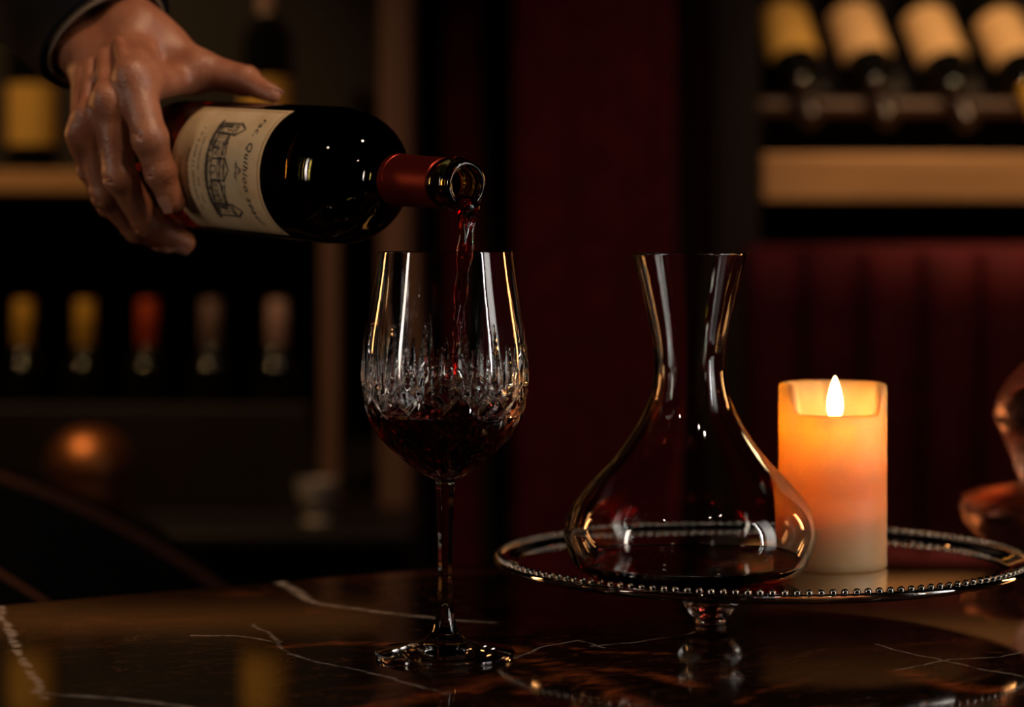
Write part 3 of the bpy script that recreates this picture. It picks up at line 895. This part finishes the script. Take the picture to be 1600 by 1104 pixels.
    rad = np.sqrt(np.maximum((X - ox) ** 2 + (Y - oy) ** 2 + (Z - oz) ** 2 - s * s, 0))
    cyl = np.maximum(rad - np.float32(R0 + .0006), -(s + np.float32(.0008)))
    d = np.maximum(d, -cyl)
    return d, lo, h, fing, fore, wr, wu, dors

def surface_nets(d, lo, h):
    ins = d < 0
    nx, ny, nz = d.shape
    c = [ins[i:nx - 1 + i, j:ny - 1 + j, k:nz - 1 + k] for i in (0, 1) for j in (0, 1) for k in (0, 1)]
    cnt = sum(x.astype(np.int8) for x in c)
    act = (cnt > 0) & (cnt < 8)
    I = np.argwhere(act)
    vid = -np.ones(act.shape, np.int64); vid[act] = np.arange(len(I))
    acc = np.zeros((len(I), 3)); num = np.zeros(len(I))
    corners = [(i, j, k) for i in (0, 1) for j in (0, 1) for k in (0, 1)]
    for a in range(8):
        for b in range(a + 1, 8):
            ca_, cb = np.array(corners[a]), np.array(corners[b])
            if np.abs(ca_ - cb).sum() != 1: continue
            da = d[tuple((I + ca_).T)]; db = d[tuple((I + cb).T)]
            m = (da < 0) != (db < 0)
            t = np.where(m, da / np.where(np.abs(da - db) < 1e-12, 1, da - db), 0)
            p = ca_ + (cb - ca_) * t[:, None]
            acc[m] += p[m]; num[m] += 1
    V = lo + (I + acc / num[:, None]) * h
    Fc = []
    for ax in range(3):
        sl0 = [slice(1, -1)] * 3; sl1 = [slice(1, -1)] * 3
        sl0[ax] = slice(0, -1); sl1[ax] = slice(1, None)
        a = ins[tuple(sl0)]; b = ins[tuple(sl1)]
        E = np.argwhere(a != b)
        off = np.array([1, 1, 1]); off[ax] = 0
        G = E + off
        flip = ~a[tuple(E.T)]
        o1, o2 = [q for q in range(3) if q != ax]
        if ax == 1: flip = ~flip
        e1 = np.zeros(3, int); e1[o1] = 1; e2 = np.zeros(3, int); e2[o2] = 1
        q = np.stack([vid[tuple((G - e1 - e2).T)], vid[tuple((G - e2).T)], vid[tuple(G.T)], vid[tuple((G - e1).T)]], 1)
        q[flip] = q[flip][:, ::-1]
        Fc.append(q)
    Fc = np.concatenate(Fc); Fc = Fc[(Fc >= 0).all(1)]
    # a little relaxation
    for _ in range(2):
        s = np.zeros_like(V); n = np.zeros(len(V))
        for a, b in ((0, 1), (1, 2), (2, 3), (3, 0)):
            np.add.at(s, Fc[:, a], V[Fc[:, b]]); np.add.at(n, Fc[:, a], 1)
            np.add.at(s, Fc[:, b], V[Fc[:, a]]); np.add.at(n, Fc[:, b], 1)
        V = V * .55 + s / n[:, None] * .45
    return V, Fc

dF, lo, hh, FING, FORE, WR, WU, DORS = hand_field()
Vh, Fh = surface_nets(dF, lo, hh)
person = empty('person', tuple(PX(40, -70, 1.68)))
tag(person, 'right hand in dark jacket sleeve gripping the tilted wine bottle', 'person')
def pchild(name, V, Fc, mat, **kw):
    off = np.array(person.location)
    return mesh_obj(name, np.asarray(V, float) - off, Fc, mat, person, **kw)
pchild('hand', Vh, Fh, M_SKIN)['label'] = 'bare right hand gripping the bottle'
# fingernails
def nail(name):
    P_, R_ = FING[name]
    tip, dip = P_[-1], P_[-2]
    dv = tip - dip; dv /= np.linalg.norm(dv)
    ax = tip - BB; sa = ax @ BA; outw = ax - BA * sa; outw /= np.linalg.norm(outw)
    outw = outw - dv * (outw @ dv); outw /= np.linalg.norm(outw); side = np.cross(dv, outw)
    r = R_[-1]; V = []; Fc = []; nu, nv = 10, 8
    for layer, dr in ((0, .0005), (1, -.0008)):
        for j in range(nv + 1):
            t = j / nv
            for i in range(nu + 1):
                a = (i / nu - .5) * 2.0 * (0.95 - .25 * max(0, t - .7) / .3 - .2 * max(0, .2 - t) / .2)
                rr_ = r * (1.0 - .16 * max(0, t - .3)) + dr
                V.append(tip + dv * (-.0070 + .0115 * t) + outw * rr_ * math.cos(a) + side * rr_ * math.sin(a))
    st = nu + 1; m = (nv + 1) * st
    for j in range(nv):
        for i in range(nu):
            a = j * st + i
            Fc.append((a, a + 1, a + st + 1, a + st)); Fc.append((a + m, a + m + st, a + m + st + 1, a + m + 1))
    loop = list(range(st)) + [j * st + nu for j in range(1, nv + 1)] + [nv * st + i for i in range(nu - 1, -1, -1)] + [j * st for j in range(nv - 1, 0, -1)]
    for a, b in zip(loop, loop[1:] + loop[:1]): Fc.append((a, a + m, b + m, b))
    pchild('fingernail', V, Fc, M_NAIL, sharp=50)
for k in FING: nail(k)
# shirt cuff and jacket sleeve
def sleeve(name, mat, t0, t1, a0, b0, grow, thick, folds, seed, tilt=0.007):
    r_ = np.random.default_rng(seed)
    side = (WU - WR); side /= np.linalg.norm(side)
    side = side - FORE * (side @ FORE); side /= np.linalg.norm(side); nor = np.cross(FORE, side)
    c0 = (WR + WU) / 2 - DORS * .003
    seg, nl = 72, 40; V = []; Fc = []
    ph = r_.uniform(0, 6, 6)
    def ring(t, inset):
        out = []
        for i in range(seg):
            a = 2 * math.pi * i / seg
            g = 1 + grow * (t - t0)
            f = folds * (math.sin(t * 160 + 2 * a + ph[0]) * .5 + math.sin(t * 90 - 3 * a + ph[1]) * .6 + math.sin(t * 260 + a + ph[2]) * .25) * min(1, (t - t0) / .02)
            tt = t + tilt * math.cos(a)
            out.append(c0 + FORE * tt + side * (a0 * g - inset + f) * math.cos(a) + nor * (b0 * g - inset + f) * math.sin(a))
        return out
    for k in range(nl + 1): V += ring(t0 + (t1 - t0) * k / nl, 0)
    for k in range(nl, -1, -1): V += ring(t0 + (t1 - t0) * k / nl, thick)
    tot = 2 * (nl + 1)
    for j in range(tot):
        for i in range(seg):
            l = (i + 1) % seg; jn = (j + 1) % tot
            Fc.append((j * seg + i, j * seg + l, jn * seg + l, jn * seg + i))
    return pchild(name, V, Fc, mat, sharp=60)
sleeve('shirt_cuff', M_SHIRT, 0.0132, 0.08, 0.0425, 0.0325, 0.6, 0.0018, 0.0, 3)
sleeve('jacket_sleeve', M_CLOTH, 0.0160, 0.50, 0.0480, 0.0385, 1.6, 0.0028, 0.0024, 5)

# ------------------------------------------------------------------ beaded footed tray
TZ = 0.78
TX, TY = (1188 - CX) * 1.56 / F, 1.557
tray = empty('serving_tray', (TX, TY, TABLE_Z)); tray.scale = (1.03, 1.03, 1.0)
tag(tray, 'round dark glass tray with shiny beaded rim on a small glass foot', 'tray')
zt = TZ - TABLE_Z
MB().lathe(smooth_profile([(0.0, zt), (0.05, zt), (0.10, zt), (0.146, zt), (0.152, zt + .0006), (0.158, zt + .0030), (0.1632, zt + .0044), (0.1655, zt + .0036), (0.1662, zt + .0016), (0.1640, zt - .0004), (0.156, zt - .0020), (0.148, zt - .0036), (0.10, zt - .0040), (0.0, zt - .0040)], 4), 160, cap=False).build('plate', M_TRAY, tray, True, 60)
bm_ = MB(); nb = 150
for i in range(nb):
    t = 2 * math.pi * i / nb
    bm_.sphere((0.1628 * math.cos(t), 0.1628 * math.sin(t), zt + .0050), 0.0023, 10, 6, (1, 1, .9))
o = bm_.build('beading', M_SILVER, tray); o['kind'] = 'stuff'; o['label'] = 'row of small shiny beads around the rim'
for k, t in enumerate((238,)):
    t = math.radians(t)
    c = (0.068 * math.cos(t), 0.068 * math.sin(t), 0)
    foot = smooth_profile([(0.0, 0.0), (0.0075, 0.0), (0.0095, 0.0016), (0.0092, 0.0034), (0.0115, 0.0052), (0.0140, 0.0090), (0.0165, 0.0130), (0.0192, 0.0170), (0.0200, 0.0190), (0.0190, 0.0210), (0.0150, 0.0225), (0.0125, zt - .0041), (0.0, zt - .0041)], 4)
    MB().lathe(foot, 40, Matrix.Translation(c), cap=False).build('foot', M_CRYSTAL, tray, True, 40)

# ------------------------------------------------------------------ decanter
DD = 1.475; DS = DD / F; DY0 = CY + F * (CAMZ - TZ) / DD
DX = (1078 - CX) * DS
def dz(y): return (DY0 - y) * DS
dec = empty('decanter', (DX, DD, TZ + .0003))
tag(dec, 'clear wide-bottomed glass decanter with flared mouth on the tray', 'decanter')
dpx = [(138, 904.5), (158, 899), (176, 888), (188, 868), (195.5, 843), (195.5, 822), (190, 800), (178, 779), (155, 752), (123, 719), (95, 681), (72, 640), (60, 604), (56, 570), (59, 532), (70, 482), (81, 436), (89, 405), (91, 398)]
dp = smooth_profile([(h * DS, dz(y)) for h, y in dpx], 7)
dpa = np.array(dp); tg_ = np.gradient(dpa, axis=0); nrm = np.stack([tg_[:, 1], -tg_[:, 0]], 1); nrm /= np.linalg.norm(nrm, axis=1)[:, None]
wl = np.interp(dpa[:, 1], [0.0, 0.01, 0.03, 0.1, 0.2], [0.0045, 0.0030, 0.0024, 0.0022, 0.0018])
din = dpa - nrm * wl[:, None]
din_pts = [tuple(p) for p in din if p[1] > 0.0048]
prof = [(0.0, 0.0022), (0.030, 0.0018), (0.047, 0.0003), (0.050, 0.0)] + [tuple(p) for p in dpa] + [(dpa[-1][0] - .0004, dpa[-1][1] + .0008), (dpa[-1][0] - .0013, dpa[-1][1] + .0008)] + din_pts[::-1] + [(din_pts[0][0] * .8, 0.0046), (din_pts[0][0] * .4, 0.0056), (0.0, 0.0062)]
MB().lathe(prof, 128, cap=False).build('glass_body', M_DECANTER, dec, True, 60)
DSURF = dz(877)
wd = [(0.0, 0.0060), (din_pts[0][0] * .4, 0.0054), (din_pts[0][0] * .8, 0.0044)] + [(r + .0003, z) for r, z in din_pts if z < DSURF]
rs = np.interp(DSURF, din[:, 1][np.argsort(din[:, 1])], din[:, 0][np.argsort(din[:, 1])]) + .0003
wd += [(rs, DSURF + .0008), (rs - .0012, DSURF + .0001), (rs * .9, DSURF), (rs * .5, DSURF), (0.0, DSURF)]
dw = MB().lathe(wd, 96, cap=False).build('red_wine', M_WINE, None, True, 50)
dw.location = (DX, DD, TZ + .0003)
tag(dw, 'shallow pool of red wine in the bottom of the decanter', 'wine')

# ------------------------------------------------------------------ pillar candle
KD = 1.535; KS = KD / F
KX = (1301 - CX) * KS; KY0 = CY + F * (CAMZ - TZ) / KD
KH = (KY0 - 598) * KS; KR = 84 * KS
candle = empty('pillar_candle', (KX, KD, TZ + .0002))
tag(candle, 'lit ivory pillar candle with a glowing hollow top on the tray', 'candle')
def candle_body():
    seg = 96; V = []; Fc = []
    wallt, floor_z = 0.0058, KH - 0.085
    rings = []
    th = np.arange(seg) * 2 * math.pi / seg
    # rim dips on the camera side (angle -90 deg)
    dd = np.abs((th - 1.5 * math.pi + math.pi) % (2 * math.pi) - math.pi)
    dip = 0.0185 * np.clip((1.08 - dd) / 0.22, 0, 1); dip = dip * dip * (3 * 0.0185 - 2 * dip) / 0.0185 ** 2
    top = KH - dip
    def ring(r, z): rings.append(np.stack([r * np.cos(th), r * np.sin(th), z * np.ones(seg)], 1))
    ring(KR - .0015, 0.0); ring(KR, 0.0012)
    for k in range(1, 8): ring(KR, 0.0012 + (floor_z - 0.004) * k / 7)
    for k in range(1, 9): ring(KR, floor_z + (top - floor_z) * k / 9); ring(KR, top - .0022); ring(KR - .0007, top - .0007); ring(KR - .0022, top)
    ring(KR - wallt + .0012, top - .0002); ring(KR - wallt, top - .0014)
    [ring(KR - wallt - .0001 * k, top + (floor_z - top) * k / 9) for k in range(1, 9)]; ring(KR - wallt - .003, floor_z + .0010); ring(KR * .55, floor_z - .0004); ring(KR * .2, floor_z)
    n = len(rings)
    for j in range(n - 1):
        for i in range(seg):
            l = (i + 1) % seg; Fc.append((j * seg + i, j * seg + l, (j + 1) * seg + l, (j + 1) * seg + i))
    Fc.append(tuple(range(seg))[::-1]); Fc.append(tuple((n - 1) * seg + i for i in range(seg)))
    return np.concatenate(rings), Fc, floor_z
V, Fc, floor_z = candle_body()
mesh_obj('wax', V, Fc, M_WAX, candle, True, 60)
MB().tube([(0, -.010, floor_z - .001), (0.0003, -.010, KH - .040), (0.0008, -.010, KH - .0180)], [.0016, .0010, .0007], 8).build('wick', M_WICK, candle)
fz = KH - 0.0213; fh = 0.0262
fl = [(0.0, 0), (0.0032, 0.0005), (0.0047, 0.0035), (0.0051, 0.0075), (0.0047, 0.0125), (0.0036, 0.0178), (0.0022, 0.0222), (0.0009, 0.0252), (0.0, fh)]
flame = MB().lathe(smooth_profile(fl, 4), 24, Matrix.Translation((0.0002, -.010, fz)), cap=False).build('flame', M_FLAME, candle)
flame['label'] = 'bright teardrop candle flame'
cl = bpy.data.lights.new('candle_light', 'POINT'); cl.energy = 0.19; cl.color = (1.0, 0.54, 0.18); cl.shadow_soft_size = 0.0045
clo = bpy.data.objects.new('candle_light', cl); COL.objects.link(clo); clo.parent = candle; clo.location = (0.0002, -.010, fz - .004)

# ------------------------------------------------------------------ cut crystal vessel at the right edge
VD = 1.83; VS = VD / F
VX = (1642 - CX) * VS
ves = empty('crystal_vessel', (VX, VD, TABLE_Z))
tag(ves, 'cut-crystal lidded dish with faceted knob at the right edge', 'crystal dish')
VY0 = CY + F * (CAMZ - TABLE_Z) / VD
def vz(y): return (VY0 - y) * VS
def faceted(prof, nseg, name, twist=0.5):
    V = []; Fc = []
    for j, (r, z) in enumerate(prof):
        for i in range(nseg):
            t = 2 * math.pi * (i + (twist if j % 2 else 0)) / nseg
            V.append((max(r, 1e-5) * math.cos(t), max(r, 1e-5) * math.sin(t), z))
    for j in range(len(prof) - 1):
        for i in range(nseg):
            a, b = j * nseg + i, j * nseg + (i + 1) % nseg
            c, d = (j + 1) * nseg + i, (j + 1) * nseg + (i + 1) % nseg
            if j % 2 == 0: Fc += [(a, b, c), (b, d, c)]
            else: Fc += [(a, b, d), (a, d, c)]
    Fc.append(tuple(range(nseg))[::-1]); Fc.append(tuple((len(prof) - 1) * nseg + i for i in range(nseg)))
    return mesh_obj(name, V, Fc, M_GLOW_CRYSTAL, ves, False)
faceted([(50 * VS, 0.0), (62 * VS, vz(868)), (84 * VS, vz(856)), (112 * VS, vz(838)), (135 * VS, vz(815)), (142 * VS, vz(795)), (138 * VS, vz(783))], 16, 'bowl')
faceted([(136 * VS, vz(782.5)), (139 * VS, vz(776)), (112 * VS, vz(766)), (72 * VS, vz(757)), (48 * VS, vz(752))], 16, 'lid')
faceted([(47 * VS, vz(751.5)), (52 * VS, vz(738)), (64 * VS, vz(705)), (80 * VS, vz(668)), (90 * VS, vz(647)), (82 * VS, vz(622)), (67 * VS, vz(592)), (40 * VS, vz(566)), (10 * VS, vz(556))], 12, 'knob')

# ------------------------------------------------------------------ background: bottles
FB = [(0.0, 0.0), (0.034, 0.0), (0.0370, 0.003), (0.0375, 0.008), (0.0375, 0.185), (0.0360, 0.198), (0.0300, 0.210), (0.0215, 0.220), (0.0160, 0.230), (0.0145, 0.245), (0.0140, 0.285), (0.0, 0.285)]
FBS = smooth_profile(FB[1:-1], 3)
def far_bottle(name, M, capmat, labmat, label, group, lab_z=(0.045, 0.135), cap_top=0.30):
    root = empty(name, mat=M)
    tag(root, label, 'bottle', group)
    MB().lathe([(0.0, 0.0)] + FBS + [(0.0, 0.285)], 32, cap=False).build('glass_body', M_BLACKGLASS, root, True, 50)
    MB().lathe([(0.0150, 0.232), (0.0158, 0.234), (0.0152, 0.262), (0.0158, 0.264), (0.0158, 0.270), (0.0150, 0.272), (0.0148, cap_top - .002), (0.0135, cap_top), (0.0, cap_top)], 24, cap=False).build('foil_capsule', capmat, root, True, 40)
    if labmat is not None:
        V = []; Fc = []; n = 20
        for z in lab_z:
            for i in range(n + 1):
                t = -math.pi / 2 + (i / n - .5) * 2.7
                V.append((0.0379 * math.cos(t), 0.0379 * math.sin(t), z))
        for z in lab_z:
            for i in range(n + 1):
                t = -math.pi / 2 + (i / n - .5) * 2.7
                V.append((0.0376 * math.cos(t), 0.0376 * math.sin(t), z))
        m = n + 1
        for i in range(n):
            Fc.append((i, i + 1, i + 1 + m, i + m)); Fc.append((i + 2 * m, i + 3 * m, i + 1 + 3 * m, i + 1 + 2 * m))
            Fc.append((i, i + 2 * m, i + 1 + 2 * m, i + 1)); Fc.append((i + m, i + m + 1, i + 1 + 3 * m, i + 3 * m))
        Fc += [(0, m, 3 * m, 2 * m), (n, n + 2 * m, n + 3 * m, n + m)]
        mesh_obj('label', V, Fc, labmat, root, True, 40)
    return root
LDEPTH = 3.60
lower = [(37, M_GOLD, 'dark bottle with gold capsule, leftmost of the lower shelf row'),
         (133, M_GOLD, 'dark bottle with gold capsule beside the red-capped bottle'),
         (231, M_REDFOIL, 'dark bottle with orange-red capsule in the middle of the lower row'),
         (330, M_MAUVE, 'dark bottle with dull mauve capsule, right of the red-capped bottle'),
         (434, M_PINK, 'dark bottle with pale pink capsule, rightmost of the lower row')]
ZROW = CAMZ - (468 - CY) * LDEPTH / F - 0.30
for px, cm, lb in lower:
    x = (px - CX) * LDEPTH / F
    far_bottle('shelf_bottle', Matrix.Translation((x, LDEPTH, ZROW)), cm, M_CREAM, lb, 'bottles on the lower shelf')
ZUP = CAMZ + (CY - 268) * 3.62 / F
far_bottle('shelf_bottle', Matrix.Translation(((52 - CX) * 3.56 / F, 3.56, ZUP + .0012)), M_GOLD, M_YELLOW, 'dark bottle with amber label on the upper shelf behind the hand', 'bottles on the upper shelf', (0.036, 0.124))
far_bottle('shelf_bottle', Matrix.Translation(((418 - CX) * 3.60 / F, 3.60, ZUP + .0012)), M_PINK, M_YELLOW, 'dark bottle with pale pink capsule standing on the upper shelf', 'bottles on the upper shelf')

# shelf unit on the left
shelf = empty('bottle_shelf', (-0.7, 3.72, 0))
tag(shelf, 'dark wooden wall shelf holding bottles behind the hand', 'shelf')
def part(name, mat, parent, c, s, bevel=0.003):
    off = parent.matrix_world.translation if parent.parent is None else Vector((0, 0, 0))
    loc = Vector(parent.location)
    return MB().box((c[0] - loc.x, c[1] - loc.y, c[2] - loc.z), s, bevel).build(name, mat, parent, False)
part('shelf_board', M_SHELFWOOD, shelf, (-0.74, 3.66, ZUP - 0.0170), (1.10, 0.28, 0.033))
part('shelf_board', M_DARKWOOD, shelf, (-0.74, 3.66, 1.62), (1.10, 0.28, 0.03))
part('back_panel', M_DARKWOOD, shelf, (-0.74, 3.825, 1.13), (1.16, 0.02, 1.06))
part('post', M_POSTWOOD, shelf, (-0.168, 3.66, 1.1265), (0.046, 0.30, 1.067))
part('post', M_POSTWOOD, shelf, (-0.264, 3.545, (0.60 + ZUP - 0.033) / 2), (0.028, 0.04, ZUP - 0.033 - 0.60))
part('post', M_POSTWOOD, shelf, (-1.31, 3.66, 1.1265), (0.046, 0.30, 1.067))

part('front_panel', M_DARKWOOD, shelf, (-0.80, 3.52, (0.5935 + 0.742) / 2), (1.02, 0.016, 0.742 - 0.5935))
# sideboard below with doors and knobs
ZSB = ZROW
side_b = empty('sideboard', (-0.72, 3.56, 0))
tag(side_b, 'dark wooden sideboard under the lower row of bottles', 'sideboard')
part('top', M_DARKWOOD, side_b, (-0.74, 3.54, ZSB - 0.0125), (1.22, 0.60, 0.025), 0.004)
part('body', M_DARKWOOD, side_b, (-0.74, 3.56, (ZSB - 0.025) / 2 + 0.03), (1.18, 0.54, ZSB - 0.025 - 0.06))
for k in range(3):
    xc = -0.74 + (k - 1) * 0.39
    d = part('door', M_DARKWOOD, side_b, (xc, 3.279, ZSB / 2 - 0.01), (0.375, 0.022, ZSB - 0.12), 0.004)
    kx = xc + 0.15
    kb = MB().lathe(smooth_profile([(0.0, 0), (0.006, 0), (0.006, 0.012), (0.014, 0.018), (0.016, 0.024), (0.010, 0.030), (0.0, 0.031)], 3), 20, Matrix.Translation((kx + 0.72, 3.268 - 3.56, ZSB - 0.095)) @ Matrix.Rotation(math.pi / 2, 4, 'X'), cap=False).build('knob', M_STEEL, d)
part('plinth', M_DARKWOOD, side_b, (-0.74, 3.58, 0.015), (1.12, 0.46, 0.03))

# copper bucket and silver cup standing on the sideboard
bx = (140 - CX) * 3.34 / F
bk = empty('ice_bucket', (bx, 3.34, ZSB)); tag(bk, 'round copper ice bucket with domed lid below the gold-capped bottles', 'ice bucket')
MB().lathe(smooth_profile([(0.0, 0.0), (0.040, 0.0), (0.043, 0.003), (0.052, 0.04), (0.056, 0.072), (0.0575, 0.076)], 4) + [(0.0, 0.076)], 40, cap=False).build('bucket', M_COPPER, bk)
MB().lathe([(0.0, 0.0765)] + smooth_profile([(0.0585, 0.0765), (0.0580, 0.086), (0.0530, 0.103), (0.0415, 0.119), (0.025, 0.129), (0.008, 0.1325), (0.0, 0.1328)], 5), 40, cap=False).build('lid', M_COPPER, bk)
cxp = (495 - CX) * 3.36 / F
cu_ = empty('silver_cup', (cxp, 3.36, ZSB)); tag(cu_, 'small silver cup glinting on the dark sideboard below the shelf post', 'cup')
MB().lathe(smooth_profile([(0.0, 0.0), (0.020, 0.0), (0.021, 0.003), (0.010, 0.007), (0.008, 0.012), (0.020, 0.020), (0.026, 0.035), (0.0285, 0.055), (0.0275, 0.055), (0.025, 0.036), (0.018, 0.022), (0.0, 0.018)], 4), 32, cap=False).build('cup_body', M_PEWTER, cu_)

# tub chair behind the table on the left
chair = empty('tub_chair', (-0.33, 2.30, 0)); tag(chair, 'dark leather tub chair with cognac piping behind the table', 'chair')
def tub():
    n = 48; rim = []; inner_l = []; outer_l = []
    for i in range(n + 1):
        t = -0.62 + (math.pi + 1.24) * i / n - math.pi / 2 + math.pi / 2
        t = math.radians(-35) + math.radians(250) * i / n - math.radians(0)
        t2 = t + math.radians(90)
        c = abs(i / n - .5) * 2
        z = 0.785 - 0.28 * c ** 2
        rx, ry = 0.315, 0.29
        rim.append((rx * math.cos(t2), ry * math.sin(t2), z))
    return rim
rim = tub()
def offset_path(path, dr, dzv):
    out = []
    for x, y, z in path:
        l = math.hypot(x, y); out.append((x * (l + dr) / l, y * (l + dr) / l, z + dzv))
    return out
# back shell: loft rings between the rim and the seat
sv = MB(); V = []; Fc = []
sec = [(-.038, -.36), (-.040, -.03), (-.036, -.008), (-.018, 0.006), (0.0, 0.010), (0.018, 0.006), (.036, -.008), (.040, -.03), (.036, -.36)]
for (x, y, z) in rim:
    l = math.hypot(x, y)
    for dr, dzv in sec:
        zz = z + dzv if dzv > -.3 else 0.30
        V.append((x * (l + dr) / l, y * (l + dr) / l, zz))
ns = len(sec)
for i in range(len(rim) - 1):
    for k in range(ns):
        l = (k + 1) % ns; Fc.append((i * ns + k, i * ns + l, (i + 1) * ns + l, (i + 1) * ns + k))
Fc.append(tuple(range(ns))); Fc.append(tuple((len(rim) - 1) * ns + k for k in range(ns))[::-1])
mesh_obj('backrest', V, Fc, M_LEATHER, chair, True, 50)
for dr in (-.038, .038):
    MB().tube(offset_path(rim, dr, -.006), 0.0055, 8).build('piping', M_PIPING, chair)['label'] = 'cognac leather piping'
MB().lathe(smooth_profile([(0.0, 0.31), (0.22, 0.31), (0.255, 0.33), (0.265, 0.38), (0.255, 0.425), (0.20, 0.445), (0.0, 0.45)], 4), 40, cap=False).build('seat_cushion', M_LEATHER, chair)
for k in range(4):
    t = math.pi / 4 + k * math.pi / 2
    MB().tube([(0.22 * math.cos(t), 0.20 * math.sin(t), 0.0), (0.19 * math.cos(t), 0.17 * math.sin(t), 0.32)], [0.012, 0.018], 10).build('leg', M_DARKWOOD, chair)

# ------------------------------------------------------------------ curtains
def curtain(x0, x1, y, pitch, amp, label, mat, seed):
    r_ = np.random.default_rng(seed)
    n = int((x1 - x0) / 0.006); V = []; Fc = []; nz = 14
    ph = r_.uniform(0, 6, 3)
    for layer in (0, 1):
        for j in range(nz + 1):
            z = 0.02 + 2.6 * j / nz
            for i in range(n + 1):
                x = x0 + (x1 - x0) * i / n
                yy = y - amp * math.sin(2 * math.pi * (x - x0) / pitch + .4 * math.sin(x * 9 + ph[0]) + .15 * z) - .3 * amp * math.sin(5.1 * math.pi * (x - x0) / pitch + ph[1])
                V.append((x, yy + layer * .004, z))
    st = n + 1; m = (nz + 1) * st
    for j in range(nz):
        for i in range(n):
            a = j * st + i
            Fc.append((a, a + 1, a + st + 1, a + st)); Fc.append((a + m, a + m + st, a + m + st + 1, a + m + 1))
    loop = list(range(st)) + [j * st + n for j in range(1, nz + 1)] + [nz * st + i for i in range(n - 1, -1, -1)] + [j * st for j in range(nz - 1, 0, -1)]
    for a, b in zip(loop, loop[1:] + loop[:1]): Fc.append((a, a + m, b + m, b))
    o = mesh_obj('curtain', V, Fc, mat)
    tag(o, label, 'curtain')
    return o
curtain(0.0, 0.265, 3.92, 0.16, 0.012, 'wide oxblood curtain hanging between wine glass and decanter', M_CURTAIN, 1)
curtain(-0.115, -0.055, 4.05, 0.06, 0.010, 'narrow dark red curtain strip beside the shelf post', M_CURTAIN, 2)

# ------------------------------------------------------------------ display rack on the right
RD = 3.30
rack = empty('display_rack', (0.72, 3.45, 0)); tag(rack, 'honey-coloured display rack of slanted bottles at upper right', 'rack')
zb0, zb1 = CAMZ + (CY - 316) * RD / F, CAMZ + (CY - 240) * RD / F
part('shelf_board', M_SHELFWOOD, rack, (0.80, 3.42, (zb0 + zb1) / 2), (0.92, 0.24, zb1 - zb0), 0.004)
part('back_panel', M_DARKWOOD, rack, (0.80, 3.80, 1.45), (0.98, 0.02, 0.90))
part('post', M_DARKWOOD, rack, (0.305, 3.50, 1.0), (0.065, 0.40, 2.0))
part('post', M_DARKWOOD, rack, (1.295, 3.50, 1.0), (0.065, 0.40, 2.0))
MB().tube([(0.34 - 0.72, 3.421 - 3.45, 1.168), (1.26 - 0.72, 3.421 - 3.45, 1.168)], 0.012, 12).build('rail', M_RAIL, rack)
MB().box((0.80 - 0.72, 3.622 - 3.45, 1.341), (0.90, 0.012, 0.42), 0.002, Matrix.Rotation(math.radians(-42), 3, 'X')).build('slanted_board', M_DARKWOOD, rack, False)
rk = ['leftmost slanted bottle in the display rack with golden label', 'second slanted bottle in the display rack, broad cream label', 'third slanted bottle in the display rack, cream label with arched top', 'fourth slanted bottle in the display rack, cut by the right frame edge']
for k, (px, py, lm) in enumerate(((1246, 132, M_YELLOW), (1362, 133, M_CREAM), (1484, 137, M_CREAM), (1600, 134, M_CREAM))):
    axis = Vector((0.115 + 0.02 * k, -0.70, -0.69)).normalized()
    # the neck rests on the rail: shoulder glint falls at (px, py)
    neck = Vector(PX(px + 8, py + 8, 3.40))
    base = neck - axis * 0.235
    M = frame(base, axis, Vector((1, 0, 0)))
    # label of far_bottle faces local -Y; make that side look up and to the viewer
    yv = M.to_3x3() @ Vector((0, 1, 0))
    if yv.z > 0: M = M @ Matrix.Rotation(math.pi, 4, 'Z')
    far_bottle('display_bottle', M, M_BLACKCAP if k != 3 else M_GOLD, lm, rk[k], 'slanted bottles in the display rack', (0.085, 0.185) if k < 3 else (0.096, 0.19))

# ------------------------------------------------------------------ banquette
ban = empty('banquette', (0.75, 3.05, 0)); tag(ban, 'dark red channel-tufted velvet banquette behind the candle', 'banquette')
zt_b = CAMZ - (382 - CY) * 2.95 / F
pitch = 92 * 2.95 / F
x0 = (1176 - CX) * 2.95 / F
part('frame', M_VELVET, ban, (x0 + 4.5 * pitch, 3.06, zt_b / 2 + .02), (9 * pitch, 0.10, zt_b - .04), 0.01)
for k in range(9):
    xc = x0 + (k + .5) * pitch - 0.75
    r = pitch * .5
    V = []; Fc = []; na, nz = 12, 22
    for j in range(nz + 1):
        z = 0.46 + (zt_b - 0.47) * j / nz
        e = min(1.0, (zt_b - 0.01 - z) / 0.05); e = math.sqrt(max(e, 0.0)) if e < 1 else 1
        for i in range(na + 1):
            a = math.pi * i / na
            V.append((xc - r * .97 * math.cos(a), -0.042 - r * 1.05 * math.sin(a) * max(e, .02), z))
    for j in range(nz):
        for i in range(na):
            a = j * (na + 1) + i; Fc.append((a, a + 1, a + na + 2, a + na + 1))
    for i in range(na - 1): Fc.append((0, i + 2, i + 1))
    tp = nz * (na + 1)
    for i in range(na - 1): Fc.append((tp, tp + i + 1, tp + i + 2))
    for j in range(nz): Fc.append((j * (na + 1), (j + 1) * (na + 1), (j + 1) * (na + 1) + na, j * (na + 1) + na))
    mesh_obj('channel', V, Fc, M_VELVET, ban, True, 50)
part('seat_cushion', M_VELVET, ban, (x0 + 4.5 * pitch, 2.80, 0.40), (9 * pitch, 0.50, 0.14), 0.03)
part('base', M_DARKWOOD, ban, (x0 + 4.5 * pitch, 2.84, 0.165), (9 * pitch, 0.44, 0.33), 0.005)
